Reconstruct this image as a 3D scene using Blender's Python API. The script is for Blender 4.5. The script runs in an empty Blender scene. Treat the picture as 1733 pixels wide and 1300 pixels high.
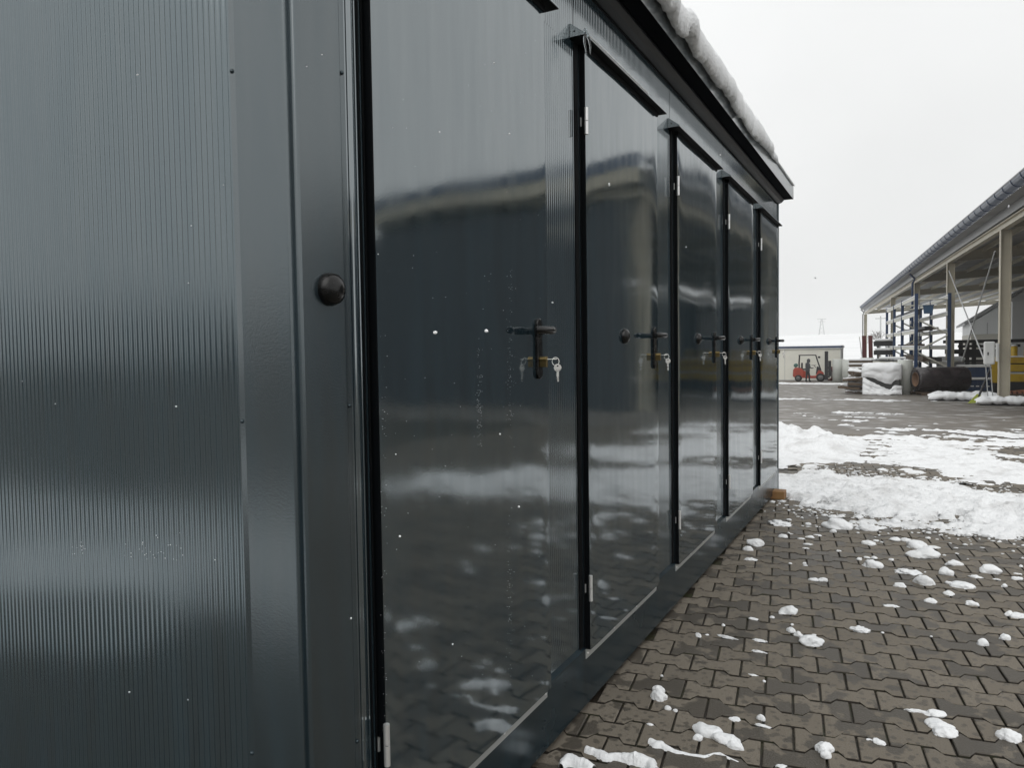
import bpy, bmesh, math, random
import numpy as np
from mathutils import Vector, Matrix, noise
random.seed(7)
SC = bpy.context.scene
COL = SC.collection
PI = math.pi

# ------------------------------------------------------------------ camera
PXW, PXH, FOC = 1733.0, 1300.0, 1275.0
CX, CY, EYE = PXW/2, PXH/2, 1.30
def cam_basis():
    yv = np.array([(1533-CX)/FOC, (CY-586)/FOC, -1.0]); yv /= np.linalg.norm(yv)
    r = math.radians(0.8)
    u = np.array([-math.sin(r), math.cos(r), 0.0]); b = -(u@yv)/yv[2]
    up = u+np.array([0, 0, b]); up /= np.linalg.norm(up)
    return np.stack([np.cross(yv, up), yv, up])
RW = cam_basis()
cam_d = bpy.data.cameras.new('camera'); cam = bpy.data.objects.new('camera', cam_d); COL.objects.link(cam)
cam_d.sensor_width = 36; cam_d.lens = 36*FOC/PXW; cam_d.clip_start = 0.02; cam_d.clip_end = 6000
cam.matrix_world = Matrix(((RW[0][0], RW[0][1], RW[0][2], 0), (RW[1][0], RW[1][1], RW[1][2], 0), (RW[2][0], RW[2][1], RW[2][2], EYE), (0, 0, 0, 1)))
SC.camera = cam
# ------------------------------------------------------------------ sky, sun, exposure (overcast)
wd = bpy.data.worlds.new('World'); SC.world = wd; wd.use_nodes = True
nt = wd.node_tree; nt.nodes.clear()
o = nt.nodes.new('ShaderNodeOutputWorld'); bg = nt.nodes.new('ShaderNodeBackground'); bg.inputs['Strength'].default_value = 0.1
sky = nt.nodes.new('ShaderNodeTexSky'); sky.sky_type = 'NISHITA'; sky.sun_disc = False
SUN_EL, SUN_AZ = math.radians(48), math.radians(165)
sky.sun_elevation = SUN_EL; sky.sun_rotation = SUN_AZ; sky.dust_density = 6; sky.air_density = 1.0
hs = nt.nodes.new('ShaderNodeHueSaturation'); hs.inputs['Saturation'].default_value = 0.15
cl = nt.nodes.new('ShaderNodeMix'); cl.data_type = 'RGBA'; cl.inputs['Factor'].default_value = 0.93
cl.inputs[7].default_value = (9.0, 9.1, 9.08, 1)
nz = nt.nodes.new('ShaderNodeTexNoise'); nz.inputs['Scale'].default_value = 2.2; nz.inputs['Detail'].default_value = 4
mr = nt.nodes.new('ShaderNodeMapRange'); mr.inputs[1].default_value = 0.3; mr.inputs[2].default_value = 0.7; mr.inputs[3].default_value = 0.94; mr.inputs[4].default_value = 1.05
vm = nt.nodes.new('ShaderNodeVectorMath'); vm.operation = 'SCALE'
L = nt.links.new
L(sky.outputs[0], hs.inputs['Color']); L(hs.outputs[0], cl.inputs[6])
L(nz.outputs[0], mr.inputs[0]); L(cl.outputs[2], vm.inputs[0]); L(mr.outputs[0], vm.inputs['Scale'])
tcw = nt.nodes.new('ShaderNodeTexCoord'); sz = nt.nodes.new('ShaderNodeSeparateXYZ'); mz = nt.nodes.new('ShaderNodeMapRange')
mz.inputs[1].default_value = 0.0; mz.inputs[2].default_value = 1.0; mz.inputs[3].default_value = 0.97; mz.inputs[4].default_value = 1.28
vz = nt.nodes.new('ShaderNodeVectorMath'); vz.operation = 'SCALE'
L(tcw.outputs['Generated'], sz.inputs[0]); L(sz.outputs[2], mz.inputs[0]); L(vm.outputs[0], vz.inputs[0]); L(mz.outputs[0], vz.inputs['Scale'])
L(vz.outputs[0], bg.inputs['Color']); L(bg.outputs[0], o.inputs['Surface'])
sd = bpy.data.lights.new('sun', 'SUN'); sd.energy = 0.9; sd.angle = math.radians(60); sd.color = (1, 0.98, 0.95)
so = bpy.data.objects.new('sun', sd); COL.objects.link(so)
so.rotation_euler = Vector((math.cos(SUN_EL)*math.sin(SUN_AZ), math.cos(SUN_EL)*math.cos(SUN_AZ), math.sin(SUN_EL))).to_track_quat('Z', 'Y').to_euler()
SC.view_settings.view_transform = 'Standard'; SC.view_settings.look = 'None'
SC.view_settings.exposure = 0.0; SC.view_settings.gamma = 1; SC.view_settings.use_curve_mapping = False
SC.render.engine = 'CYCLES'; SC.cycles.volume_bounces = 3

# ------------------------------------------------------------------ helpers
def raydir(x, y):
    return RW@np.array([(x-CX)/FOC, (CY-y)/FOC, -1.0])
def at(x, y, Y):
    d = raydir(x, y); k = Y/d[1]; return Vector((d[0]*k, Y, EYE+d[2]*k))
def atX(x, y, X):
    d = raydir(x, y); k = X/d[0]; return Vector((X, d[1]*k, EYE+d[2]*k))
def proj(p):
    c = RW.T@(np.array([p[0], p[1], p[2]-EYE])); 
    if c[2] > -0.05: return (-1e6, -1e6)
    return (CX+FOC*c[0]/-c[2], CY-FOC*c[1]/-c[2])
GZ_Y = [-300, 9, 33, 60, 72, 300]; GZ_Z = [0, 0, -0.90, -1.38, -1.5, -1.5]
def gz(Y): return float(np.interp(Y, GZ_Y, GZ_Z))
def at_ground(x, y, lift=0.0):
    d = raydir(x, y); lo, hi = 0.5, 400.0
    for _ in range(50):
        m = (lo+hi)/2
        if EYE+d[2]*m/d[1]*1.0 > gz(m)+lift: lo = m
        else: hi = m
    return Vector((d[0]/d[1]*lo, lo, gz(lo)+lift))
def fb(x, y, z=0.0, o=4): return noise.fractal(Vector((x, y, z)), 0.8, 2.0, o)

WL = {}
def empty(name, loc, label=None, cat=None, group=None, rz=0.0, parent=None):
    ob = bpy.data.objects.new(name, None); COL.objects.link(ob); ob.empty_display_size = 0.1
    ob.location = loc; ob.rotation_euler = (0, 0, rz)
    if parent: ob.parent = parent
    tag(ob, label, cat, group); return ob
def tag(ob, label=None, cat=None, group=None, kind=None):
    if label: ob['label'] = label
    if cat: ob['category'] = cat
    if group: ob['group'] = group
    if kind: ob['kind'] = kind
    return ob
class MB:
    def __init__(s): s.v = []; s.f = []; s.sm = []
    def add(s, vs, fs, smooth=False):
        n = len(s.v); s.v += [tuple(v) for v in vs]; s.f += [tuple(i+n for i in f) for f in fs]; s.sm += [smooth]*len(fs); return s
    def box(s, a, b, M=None):
        x0, y0, z0 = a; x1, y1, z1 = b
        vs = [Vector(p) for p in ((x0, y0, z0), (x1, y0, z0), (x1, y1, z0), (x0, y1, z0), (x0, y0, z1), (x1, y0, z1), (x1, y1, z1), (x0, y1, z1))]
        if M: vs = [M@v for v in vs]
        return s.add(vs, [(0, 3, 2, 1), (4, 5, 6, 7), (0, 1, 5, 4), (1, 2, 6, 5), (2, 3, 7, 6), (3, 0, 4, 7)])
    def beam(s, p, q, w, h, up=(0, 0, 1)):
        p, q = Vector(p), Vector(q); d = (q-p); l = d.length; d.normalize(); up = Vector(up)
        if abs(d.dot(up)) > 0.99: up = Vector((1, 0, 0))
        r = d.cross(up).normalized(); u = r.cross(d).normalized()
        M = Matrix(((r.x, d.x, u.x, p.x), (r.y, d.y, u.y, p.y), (r.z, d.z, u.z, p.z), (0, 0, 0, 1)))
        return s.box((-w/2, 0, -h/2), (w/2, l, h/2), M)
    def ibeam(s, p, q, w, h, t, up=(0, 0, 1)):
        p, q = Vector(p), Vector(q); d = (q-p); l = d.length; d.normalize(); up = Vector(up)
        if abs(d.dot(up)) > 0.99: up = Vector((1, 0, 0))
        r = d.cross(up).normalized(); u = r.cross(d).normalized()
        M = Matrix(((r.x, d.x, u.x, p.x), (r.y, d.y, u.y, p.y), (r.z, d.z, u.z, p.z), (0, 0, 0, 1)))
        s.box((-w/2, 0, h/2-t), (w/2, l, h/2), M); s.box((-w/2, 0, -h/2), (w/2, l, -h/2+t), M); return s.box((-t/2, 0.001, -h/2+t), (t/2, l-0.001, h/2-t), M)
    def tube(s, pts, rad, n=8, cap=True):
        pts = [Vector(p) for p in pts]; rads = rad if isinstance(rad, (list, tuple)) else [rad]*len(pts)
        vs = []; fs = []; pr = None
        for i, p in enumerate(pts):
            d = (pts[min(i+1, len(pts)-1)]-pts[max(i-1, 0)]).normalized()
            if pr is None:
                a = Vector((0, 0, 1)) if abs(d.z) < 0.9 else Vector((1, 0, 0)); pr = d.cross(a).normalized()
            else: pr = (pr-d*pr.dot(d)).normalized()
            q = d.cross(pr)
            for k in range(n):
                an = 2*PI*k/n; vs.append(p+(pr*math.cos(an)+q*math.sin(an))*rads[i])
        for i in range(len(pts)-1):
            for k in range(n): fs.append((i*n+k, i*n+(k+1) % n, (i+1)*n+(k+1) % n, (i+1)*n+k))
        s.add(vs, fs, True)
        if cap:
            m = len(pts)-1; s.add(vs[:n], [tuple(range(n-1, -1, -1))]); s.add(vs[m*n:], [tuple(range(n))])
        return s
    def lathe(s, prof, c, axis='z', n=20):
        vs = []; fs = []; c = Vector(c)
        for r, h in prof:
            for k in range(n):
                a = 2*PI*k/n; u, w = r*math.cos(a), r*math.sin(a)
                vs.append(c+(Vector((u, w, h)) if axis == 'z' else Vector((h, u, w)) if axis == 'x' else Vector((w, h, u))))
        m = len(prof)
        for i in range(m-1):
            for k in range(n): fs.append((i*n+k, i*n+(k+1) % n, (i+1)*n+(k+1) % n, (i+1)*n+k))
        return s.add(vs, fs, True)
    def prism(s, poly, axis, a, b):
        n = len(poly)
        def P(u, w, h): return (h, u, w) if axis == 'x' else (u, h, w) if axis == 'y' else (u, w, h)
        vs = [P(u, w, a) for u, w in poly]+[P(u, w, b) for u, w in poly]
        fs = [tuple(range(n-1, -1, -1)), tuple(range(n, 2*n))]+[(i, (i+1) % n, n+(i+1) % n, n+i) for i in range(n)]
        return s.add(vs, fs)
    def mesh(s, name, mat=None):
        me = bpy.data.meshes.new(name); me.from_pydata(s.v, [], s.f); me.update()
        me.polygons.foreach_set('use_smooth', s.sm)
        bm = bmesh.new(); bm.from_mesh(me); bmesh.ops.recalc_face_normals(bm, faces=bm.faces); bm.to_mesh(me); bm.free()
        if mat: me.materials.append(mat)
        return me
    def build(s, name, mat, parent=None, origin=None, bevel=0.0, loc=None, norm=True):
        if origin is not None:
            og = Vector(origin); s.v = [tuple(Vector(v)-og) for v in s.v]
        ob = bpy.data.objects.new(name, s.mesh(name, mat)); COL.objects.link(ob)
        if parent: ob.parent = parent
        elif origin is not None: ob.location = origin
        if loc is not None: ob.location = loc
        if bevel > 0:
            m = ob.modifiers.new('bevel', 'BEVEL'); m.width = bevel; m.segments = 2; m.limit_method = 'ANGLE'; m.angle_limit = math.radians(40)
        return ob
def copy_tree(ob, parent=None):
    c = ob.copy(); COL.objects.link(c)
    if parent: c.parent = parent
    for ch in list(ob.children): copy_tree(ch, c)
    return c

# ------------------------------------------------------------------ materials
def mat(name, col, rough=0.5, metal=0.0, ior=1.5, trans=0.0, bump=None, var=None, rvar=None, coord='Position'):
    m = bpy.data.materials.new(name); m.use_nodes = True; t = m.node_tree; p = t.nodes['Principled BSDF']
    p.inputs['Base Color'].default_value = (*col, 1); p.inputs['Roughness'].default_value = rough
    p.inputs['Metallic'].default_value = metal; p.inputs['IOR'].default_value = ior; p.inputs['Transmission Weight'].default_value = trans
    g = t.nodes.new('ShaderNodeNewGeometry')
    def N(scale, det=4, sc=None):
        n = t.nodes.new('ShaderNodeTexNoise'); n.inputs['Scale'].default_value = scale; n.inputs['Detail'].default_value = det
        if sc:
            mp = t.nodes.new('ShaderNodeMapping'); mp.inputs['Scale'].default_value = sc; t.links.new(g.outputs['Position'], mp.inputs[0]); t.links.new(mp.outputs[0], n.inputs['Vector'])
        else: t.links.new(g.outputs['Position'], n.inputs['Vector'])
        return n
    if var:
        scale, c2, lo, hi = var[:4]; n = N(scale, 5, var[4] if len(var) > 4 else None)
        r = t.nodes.new('ShaderNodeMapRange'); r.inputs[1].default_value = lo; r.inputs[2].default_value = hi
        x = t.nodes.new('ShaderNodeMix'); x.data_type = 'RGBA'; x.inputs[6].default_value = (*col, 1); x.inputs[7].default_value = (*c2, 1)
        t.links.new(n.outputs[0], r.inputs[0]); t.links.new(r.outputs[0], x.inputs['Factor']); t.links.new(x.outputs[2], p.inputs['Base Color'])
    if rvar:
        n = N(rvar[0], 4, rvar[3] if len(rvar) > 3 else None); r = t.nodes.new('ShaderNodeMapRange'); r.inputs[1].default_value = .35; r.inputs[2].default_value = .65; r.inputs[3].default_value = rvar[1]; r.inputs[4].default_value = rvar[2]
        t.links.new(n.outputs[0], r.inputs[0]); t.links.new(r.outputs[0], p.inputs['Roughness'])
    if bump:
        n = N(bump[0], bump[2] if len(bump) > 2 else 3, bump[3] if len(bump) > 3 else None)
        b = t.nodes.new('ShaderNodeBump'); b.inputs['Distance'].default_value = bump[1]; b.inputs['Strength'].default_value = 1.0
        t.links.new(n.outputs[0], b.inputs['Height']); t.links.new(b.outputs[0], p.inputs['Normal'])
    return m
ANT = (0.018, 0.0235, 0.0265)
M = {}
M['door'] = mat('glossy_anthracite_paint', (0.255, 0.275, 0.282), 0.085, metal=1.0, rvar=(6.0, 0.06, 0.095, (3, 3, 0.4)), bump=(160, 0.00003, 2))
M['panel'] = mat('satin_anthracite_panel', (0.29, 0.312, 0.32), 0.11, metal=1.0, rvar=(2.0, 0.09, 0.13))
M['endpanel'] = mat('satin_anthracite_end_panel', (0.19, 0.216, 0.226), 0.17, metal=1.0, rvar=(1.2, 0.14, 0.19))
M['post'] = mat('textured_anthracite_post', (0.165, 0.18, 0.185), 0.24, metal=1.0, bump=(260, 0.00016, 2))
M['rail'] = mat('anthracite_sheet', (0.060, 0.070, 0.074), 0.22, metal=1.0, rvar=(4, .18, .28))
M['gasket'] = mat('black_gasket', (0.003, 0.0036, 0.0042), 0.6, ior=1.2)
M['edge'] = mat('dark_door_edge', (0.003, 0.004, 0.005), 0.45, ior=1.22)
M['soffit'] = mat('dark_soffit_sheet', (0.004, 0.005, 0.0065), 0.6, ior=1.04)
M['fascia'] = mat('anthracite_fascia', (0.42, 0.43, 0.43), 0.2, metal=1.0)
M['trim'] = mat('dark_eaves_trim', (0.008, 0.010, 0.012), 0.4, ior=1.4)
M['flash'] = mat('grey_flashing', (0.30, 0.31, 0.30), 0.42, ior=2.2)
M['black'] = mat('black_plastic', (0.005, 0.005, 0.005), 0.22, ior=1.42, rvar=(40, .18, .3))
M['brass'] = mat('brass', (0.34, 0.25, 0.11), 0.32, metal=1.0)
M['steel'] = mat('bright_steel', (0.72, 0.71, 0.68), 0.27, metal=1.0, rvar=(60, .2, .4))
M['zinc'] = mat('zinc', (0.82, 0.82, 0.81), 0.45, metal=0.85)
M['snow'] = mat('snow', (0.82, 0.83, 0.84), 0.75, bump=(75, 0.006, 6), var=(9, (0.80, 0.82, 0.84), .45, .8))
M['slush'] = mat('slushy_snow', (0.80, 0.81, 0.82), 0.6, bump=(24, 0.025, 7), var=(4, (0.52, 0.515, 0.51), .50, .78))
M['farsnow'] = mat('far_snow', (0.78, 0.785, 0.79), 0.8, var=(0.05, (0.70, 0.705, 0.71), .4, .7))
M['ice'] = mat('ice', (0.9, 0.95, 0.97), 0.06, ior=1.31, trans=0.95)
M['wood'] = mat('weathered_timber', (0.125, 0.085, 0.055), 0.7, var=(14, (0.06, 0.042, 0.03), .4, .65, (1, 6, 6)))
M['orangewood'] = mat('new_timber', (0.26, 0.145, 0.055), 0.65, var=(10, (0.22, 0.11, 0.04), .4, .65))
M['slat'] = mat('reddish_slat', (0.32, 0.12, 0.06), 0.65, var=(3, (0.2, 0.08, 0.045), .4, .6))
M['beige'] = mat('beige_steel_paint', (0.52, 0.485, 0.39), 0.5, var=(1.2, (0.45, 0.41, 0.325), .4, .7))
M['roofgrey'] = mat('grey_roof_sheet', (0.42, 0.43, 0.44), 0.5, var=(0.7, (0.34, 0.34, 0.35), .4, .7))
M['translucent'] = mat('rooflight_sheet', (0.7, 0.72, 0.72), 0.5)
M['blue'] = mat('blue_paint', (0.016, 0.045, 0.115), 0.45, var=(2.5, (0.012, 0.032, 0.08), .4, .7))
M['bluegrey'] = mat('blue_grey_gutter', (0.06, 0.085, 0.14), 0.35, ior=1.7)
M['zincsheet'] = mat('zinc_grey_sheet', (0.20, 0.205, 0.21), 0.4, ior=1.7)
M['yellow'] = mat('yellow_machine_paint', (0.50, 0.33, 0.01), 0.45, var=(3, (0.38, 0.23, 0.01), .45, .75))
M['red'] = mat('orange_red_paint', (0.35, 0.048, 0.024), 0.5, var=(3, (0.22, 0.032, 0.018), .45, .75))
M['maroon'] = mat('red_oxide_steel', (0.085, 0.016, 0.014), 0.6)
M['darksteel'] = mat('dark_steel', (0.018, 0.018, 0.02), 0.55)
M['tyre'] = mat('rubber', (0.012, 0.012, 0.012), 0.75)
M['rimgrey'] = mat('wheel_rim_grey', (0.16, 0.16, 0.16), 0.5)
M['white'] = mat('white_paint', (0.72, 0.73, 0.72), 0.45, var=(1.0, (0.62, 0.63, 0.62), .45, .7))
M['cream'] = mat('cream_panel', (0.70, 0.695, 0.62), 0.5, var=(0.8, (0.64, 0.635, 0.57), .4, .7))
M['palepipe'] = mat('pale_grey_pipe', (0.62, 0.64, 0.60), 0.5, var=(1.5, (0.52, 0.54, 0.51), .4, .7))
M['roll'] = mat('dark_wrapped_roll', (0.022, 0.017, 0.019), 0.22, ior=1.6, bump=(2.2, 0.03, 4, (1, 3, 3)), var=(2, (0.05, 0.04, 0.042), .45, .75))
M['card'] = mat('cardboard_core', (0.20, 0.12, 0.075), 0.8)
M['foil'] = mat('grey_plastic_sheet', (0.06, 0.062, 0.06), 0.35)
M['teal'] = mat('green_gas_bottle', (0.05, 0.13, 0.11), 0.45)
M['jacket'] = mat('dark_grey_jacket', (0.045, 0.048, 0.052), 0.85)
M['trouser'] = mat('dark_trousers', (0.02, 0.024, 0.026), 0.85)
M['skin'] = mat('skin', (0.40, 0.24, 0.17), 0.6)
M['lime'] = mat('yellow_green_plastic', (0.36, 0.42, 0.05), 0.5)
M['bark'] = mat('bark', (0.10, 0.085, 0.075), 0.85)
M['mast'] = mat('galvanised_mast', (0.46, 0.47, 0.47), 0.6)
M['hallwhite'] = mat('white_hall_cladding', (0.78, 0.79, 0.79), 0.55, var=(0.3, (0.72, 0.73, 0.73), .4, .7))
M['hallbeige'] = mat('beige_hall_plinth', (0.55, 0.53, 0.47), 0.6)
M['rearadded'] = mat('grey_added_rear_wall', (0.085, 0.088, 0.09), 0.6)
M['darkclad'] = mat('dark_hall_cladding', (0.05, 0.055, 0.06), 0.5)

def pigment(m, col, fac):
    t = m.node_tree; p = t.nodes['Principled BSDF']; out = t.nodes['Material Output']
    d = t.nodes.new('ShaderNodeBsdfDiffuse'); d.inputs['Color'].default_value = (*col, 1); x = t.nodes.new('ShaderNodeMixShader'); x.inputs[0].default_value = fac
    t.links.new(p.outputs[0], x.inputs[1]); t.links.new(d.outputs[0], x.inputs[2]); t.links.new(x.outputs[0], out.inputs['Surface'])
    # thin uneven film of dust and dried water runs
    g = t.nodes.new('ShaderNodeNewGeometry'); mp = t.nodes.new('ShaderNodeMapping'); mp.inputs['Scale'].default_value = (5, 5, 0.5); n = t.nodes.new('ShaderNodeTexNoise'); n.inputs['Scale'].default_value = 5; n.inputs['Detail'].default_value = 6
    r = t.nodes.new('ShaderNodeMapRange'); r.inputs[1].default_value = .35; r.inputs[2].default_value = .7; r.inputs[3].default_value = fac*0.75; r.inputs[4].default_value = fac*1.35
    t.links.new(g.outputs['Position'], mp.inputs[0]); t.links.new(mp.outputs[0], n.inputs['Vector']); t.links.new(n.outputs[0], r.inputs[0]); t.links.new(r.outputs[0], x.inputs[0])
for k in ('door', 'panel', 'endpanel', 'post', 'rail', 'fascia'): pigment(M[k], (0.070, 0.128, 0.165), 0.14)
def ramp_mix(t, fac, a, b):
    x = t.nodes.new('ShaderNodeMix'); x.data_type = 'RGBA'
    for s, v in ((6, a), (7, b)):
        if isinstance(v, tuple): x.inputs[s].default_value = (*v, 1)
        else: t.links.new(v, x.inputs[s])
    t.links.new(fac, x.inputs['Factor']); return x.outputs[2]
def paver_mat(name, use_island):
    m = bpy.data.materials.new(name); m.use_nodes = True; t = m.node_tree; p = t.nodes['Principled BSDF']
    g = t.nodes.new('ShaderNodeNewGeometry')
    if use_island: rnd = g.outputs['Random Per Island']
    else: rnd = t.nodes.new('ShaderNodeObjectInfo').outputs['Random']
    def rng(src, lo, hi, a=0.0, b=1.0):
        r = t.nodes.new('ShaderNodeMapRange'); r.inputs[1].default_value = lo; r.inputs[2].default_value = hi; r.inputs[3].default_value = a; r.inputs[4].default_value = b
        t.links.new(src, r.inputs[0]); return r.outputs[0]
    def N(scale, det=5, off=(0, 0, 0), rough=0.5):
        n = t.nodes.new('ShaderNodeTexNoise'); n.inputs['Scale'].default_value = scale; n.inputs['Detail'].default_value = det; n.inputs['Roughness'].default_value = rough
        mp = t.nodes.new('ShaderNodeMapping'); mp.inputs['Location'].default_value = off; t.links.new(g.outputs['Position'], mp.inputs[0]); t.links.new(mp.outputs[0], n.inputs['Vector']); return n.outputs[0]
    base = ramp_mix(t, rnd, (0.172, 0.152, 0.124), (0.228, 0.203, 0.168))
    base = ramp_mix(t, rng(rnd, 0.78, 0.80), base, (0.165, 0.147, 0.122))
    base = ramp_mix(t, rng(N(300, 3), 0.35, 0.7), base, (0.135, 0.114, 0.086))
    # wet blotches: per-paver wetness shifts the noise threshold
    ad = t.nodes.new('ShaderNodeMath'); ad.operation = 'MULTIPLY_ADD'; t.links.new(rng(rnd, 0, 1, -1, 1), ad.inputs[0]); ad.inputs[1].default_value = 0.13
    p.inputs['IOR'].default_value = 1.36
    # a second hash from rnd so wetness is not tied to tint
    h = t.nodes.new('ShaderNodeMath'); h.operation = 'FRACT'; hm = t.nodes.new('ShaderNodeMath'); hm.operation = 'MULTIPLY'; hm.inputs[1].default_value = 17.31
    t.links.new(rnd, hm.inputs[0]); t.links.new(hm.outputs[0], h.inputs[0]); t.links.new(rng(h.outputs[0], 0, 1, -1, 1), ad.inputs[0])
    t.links.new(N(7.5, 4, (3, 1, 0)), ad.inputs[2])
    wet = rng(ad.outputs[0], 0.525, 0.55)
    # droplets / speckles
    vo = t.nodes.new('ShaderNodeTexVoronoi'); vo.inputs['Scale'].default_value = 30; vo.voronoi_dimensions = '2D'; t.links.new(g.outputs['Position'], vo.inputs['Vector'])
    ds = t.nodes.new('ShaderNodeMath'); ds.operation = 'ADD'; t.links.new(vo.outputs['Distance'], ds.inputs[0])
    t.links.new(rng(N(22, 3, (7, 7, 0)), .3, .7, -.28, .34), ds.inputs[1])
    spk = rng(ds.outputs[0], 0.17, 0.25, 1, 0)
    mx = t.nodes.new('ShaderNodeMath'); mx.operation = 'MAXIMUM'; t.links.new(wet, mx.inputs[0]); 
    sm = t.nodes.new('ShaderNodeMath'); sm.operation = 'MULTIPLY'; sm.inputs[1].default_value = 0.8; t.links.new(spk, sm.inputs[0]); t.links.new(sm.outputs[0], mx.inputs[1])
    dk = t.nodes.new('ShaderNodeVectorMath'); dk.operation = 'SCALE'; dk.inputs['Scale'].default_value = 0.46; t.links.new(base, dk.inputs[0])
    fin = ramp_mix(t, mx.outputs[0], base, dk.outputs[0])
    t.links.new(fin, p.inputs['Base Color'])
    t.links.new(rng(mx.outputs[0], 0, 1, 0.72, 0.44), p.inputs['Roughness'])
    b = t.nodes.new('ShaderNodeBump'); b.inputs['Distance'].default_value = 0.0025; t.links.new(N(180, 4), b.inputs['Height']); t.links.new(b.outputs[0], p.inputs['Normal'])
    return m
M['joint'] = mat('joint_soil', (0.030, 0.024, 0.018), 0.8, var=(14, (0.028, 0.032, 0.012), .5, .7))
M['paver'] = paver_mat('concrete_paver', False); M['paver_far'] = paver_mat('concrete_paver_field', True)
def ground_mat():
    m = bpy.data.materials.new('yard_ground'); m.use_nodes = True; t = m.node_tree; p = t.nodes['Principled BSDF']
    g = t.nodes.new('ShaderNodeNewGeometry')
    sx = t.nodes.new('ShaderNodeSeparateXYZ'); t.links.new(g.outputs['Position'], sx.inputs[0])
    def rng(src, lo, hi, a=0.0, b=1.0):
        r = t.nodes.new('ShaderNodeMapRange'); r.inputs[1].default_value = lo; r.inputs[2].default_value = hi; r.inputs[3].default_value = a; r.inputs[4].default_value = b
        t.links.new(src, r.inputs[0]); return r.outputs[0]
    def N(scale, det=5, sc=(1, 1, 1)):
        n = t.nodes.new('ShaderNodeTexNoise'); n.inputs['Scale'].default_value = scale; n.inputs['Detail'].default_value = det
        mp = t.nodes.new('ShaderNodeMapping'); mp.inputs['Scale'].default_value = sc; t.links.new(g.outputs['Position'], mp.inputs[0]); t.links.new(mp.outputs[0], n.inputs['Vector']); return n.outputs[0]
    joint = ramp_mix(t, rng(N(9), .45, .7), (0.035, 0.027, 0.019), (0.04, 0.042, 0.014))
    yard = ramp_mix(t, rng(N(0.5, 6), .35, .65), (0.118, 0.104, 0.087), (0.152, 0.135, 0.113))
    yard = ramp_mix(t, rng(N(7, 5), .5, .7), yard, (0.095, 0.084, 0.072))
    # fine old snow dust lying in streaks on the far yard
    yard = ramp_mix(t, rng(N(2.6, 11, (0.7, 0.9, 1)), .54, .72, 0, 0.6), yard, (0.75, 0.76, 0.77))
    inp = rng(sx.outputs[1], 13.9, 14.1)
    fin = ramp_mix(t, inp, joint, yard)
    t.links.new(fin, p.inputs['Base Color']); p.inputs['Roughness'].default_value = 0.55
    b = t.nodes.new('ShaderNodeBump'); b.inputs['Distance'].default_value = 0.008; t.links.new(N(30), b.inputs['Height']); t.links.new(b.outputs[0], p.inputs['Normal'])
    return m
M['ground'] = ground_mat()

# ------------------------------------------------------------------ terrain
def sheet(name, xs, ys, zf, m):
    vs = [(x, y, zf(x, y)) for y in ys for x in xs]; n = len(xs)
    fs = [(j*n+i, j*n+i+1, (j+1)*n+i+1, (j+1)*n+i) for j in range(len(ys)-1) for i in range(n-1)]
    b = MB(); b.add(vs, fs, True); ob = b.build(name, m); return ob
xs = [-160, -60, -30, -14, -7, -3.5, -1, 1, 3.5, 7, 14, 22, 30, 60, 160]
ys = [-160, -60, -20, 0, 9]+[9+i for i in range(1, 64)]
tag(sheet('ground', xs, ys, lambda x, y: gz(y)-0.014, M['ground']), kind='structure')
hx = list(np.linspace(-700, 700, 57)); hy = [71, 78, 90, 110, 140, 180, 230, 290, 360, 440, 520, 600, 700, 800, 1000]
def hz(x, y):
    t = min(1, max(0, (y-110)/440)); s = t*t*(3-2*t)
    return -1.52+s*(9.5+3.0*fb(x*0.003, y*0.003, 2.0))+0.5*fb(x*0.02, y*0.02)*min(1, (y-71)/60)-(0 if y < 700 else (y-700)*0.05)
tag(sheet('snowy_hill', hx, hy, hz, M['farsnow']), kind='structure')

# ------------------------------------------------------------------ pavement of interlocking pavers
AX = Vector((-0.134, 0.991, 0)).normalized(); BX = Vector((AX.y, -AX.x, 0))
PL, PP = 0.1955, 0.1305
O0 = Vector((-0.427, 3.38, 0))
def paver_outline(gap=0.0038, amp=0.0165):
    L2, h = PL/2-gap*1.0, PP/2-gap*1.9
    top = [(-L2, h+amp), (-PL*0.32, h+amp), (-PL*0.20, h-amp), (PL*0.18, h-amp), (PL*0.28, h+amp), (L2, h+amp)]
    return top+[(x, -y) for x, y in reversed(top)]
def paver_mesh_data(c, rz=0.0, tilt=(0, 0), dz=0.0, frame=True):
    out = paver_outline(); n = len(out); vs = []
    for ins, z in ((0, -0.04), (0, -0.003), (0.003, 0)):
        for u, w in out:
            u2 = u-math.copysign(min(ins, abs(u)), u); w2 = w-math.copysign(min(ins, abs(w)), w)
            vs.append((u2, w2, z))
    fs = []
    for k in range(2):
        for i in range(n): fs.append((k*n+i, (k+1)*n+i, (k+1)*n+(i+1) % n, k*n+(i+1) % n))
    a = 2*n
    fs += [(a+0, a+11, a+10, a+1), (a+1, a+10, a+9, a+2), (a+2, a+9, a+8, a+3), (a+3, a+8, a+7, a+4), (a+4, a+7, a+6, a+5)]
    return vs, fs
pv, pf = paver_mesh_data(None)
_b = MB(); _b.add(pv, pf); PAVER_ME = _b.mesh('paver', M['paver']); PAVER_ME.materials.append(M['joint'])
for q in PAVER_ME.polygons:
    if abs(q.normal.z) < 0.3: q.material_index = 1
pav_root = empty('pavement', (0, 0, 0)); tag(pav_root, kind='structure')
cells = []
ang0 = math.atan2(BX.y, BX.x)
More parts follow.
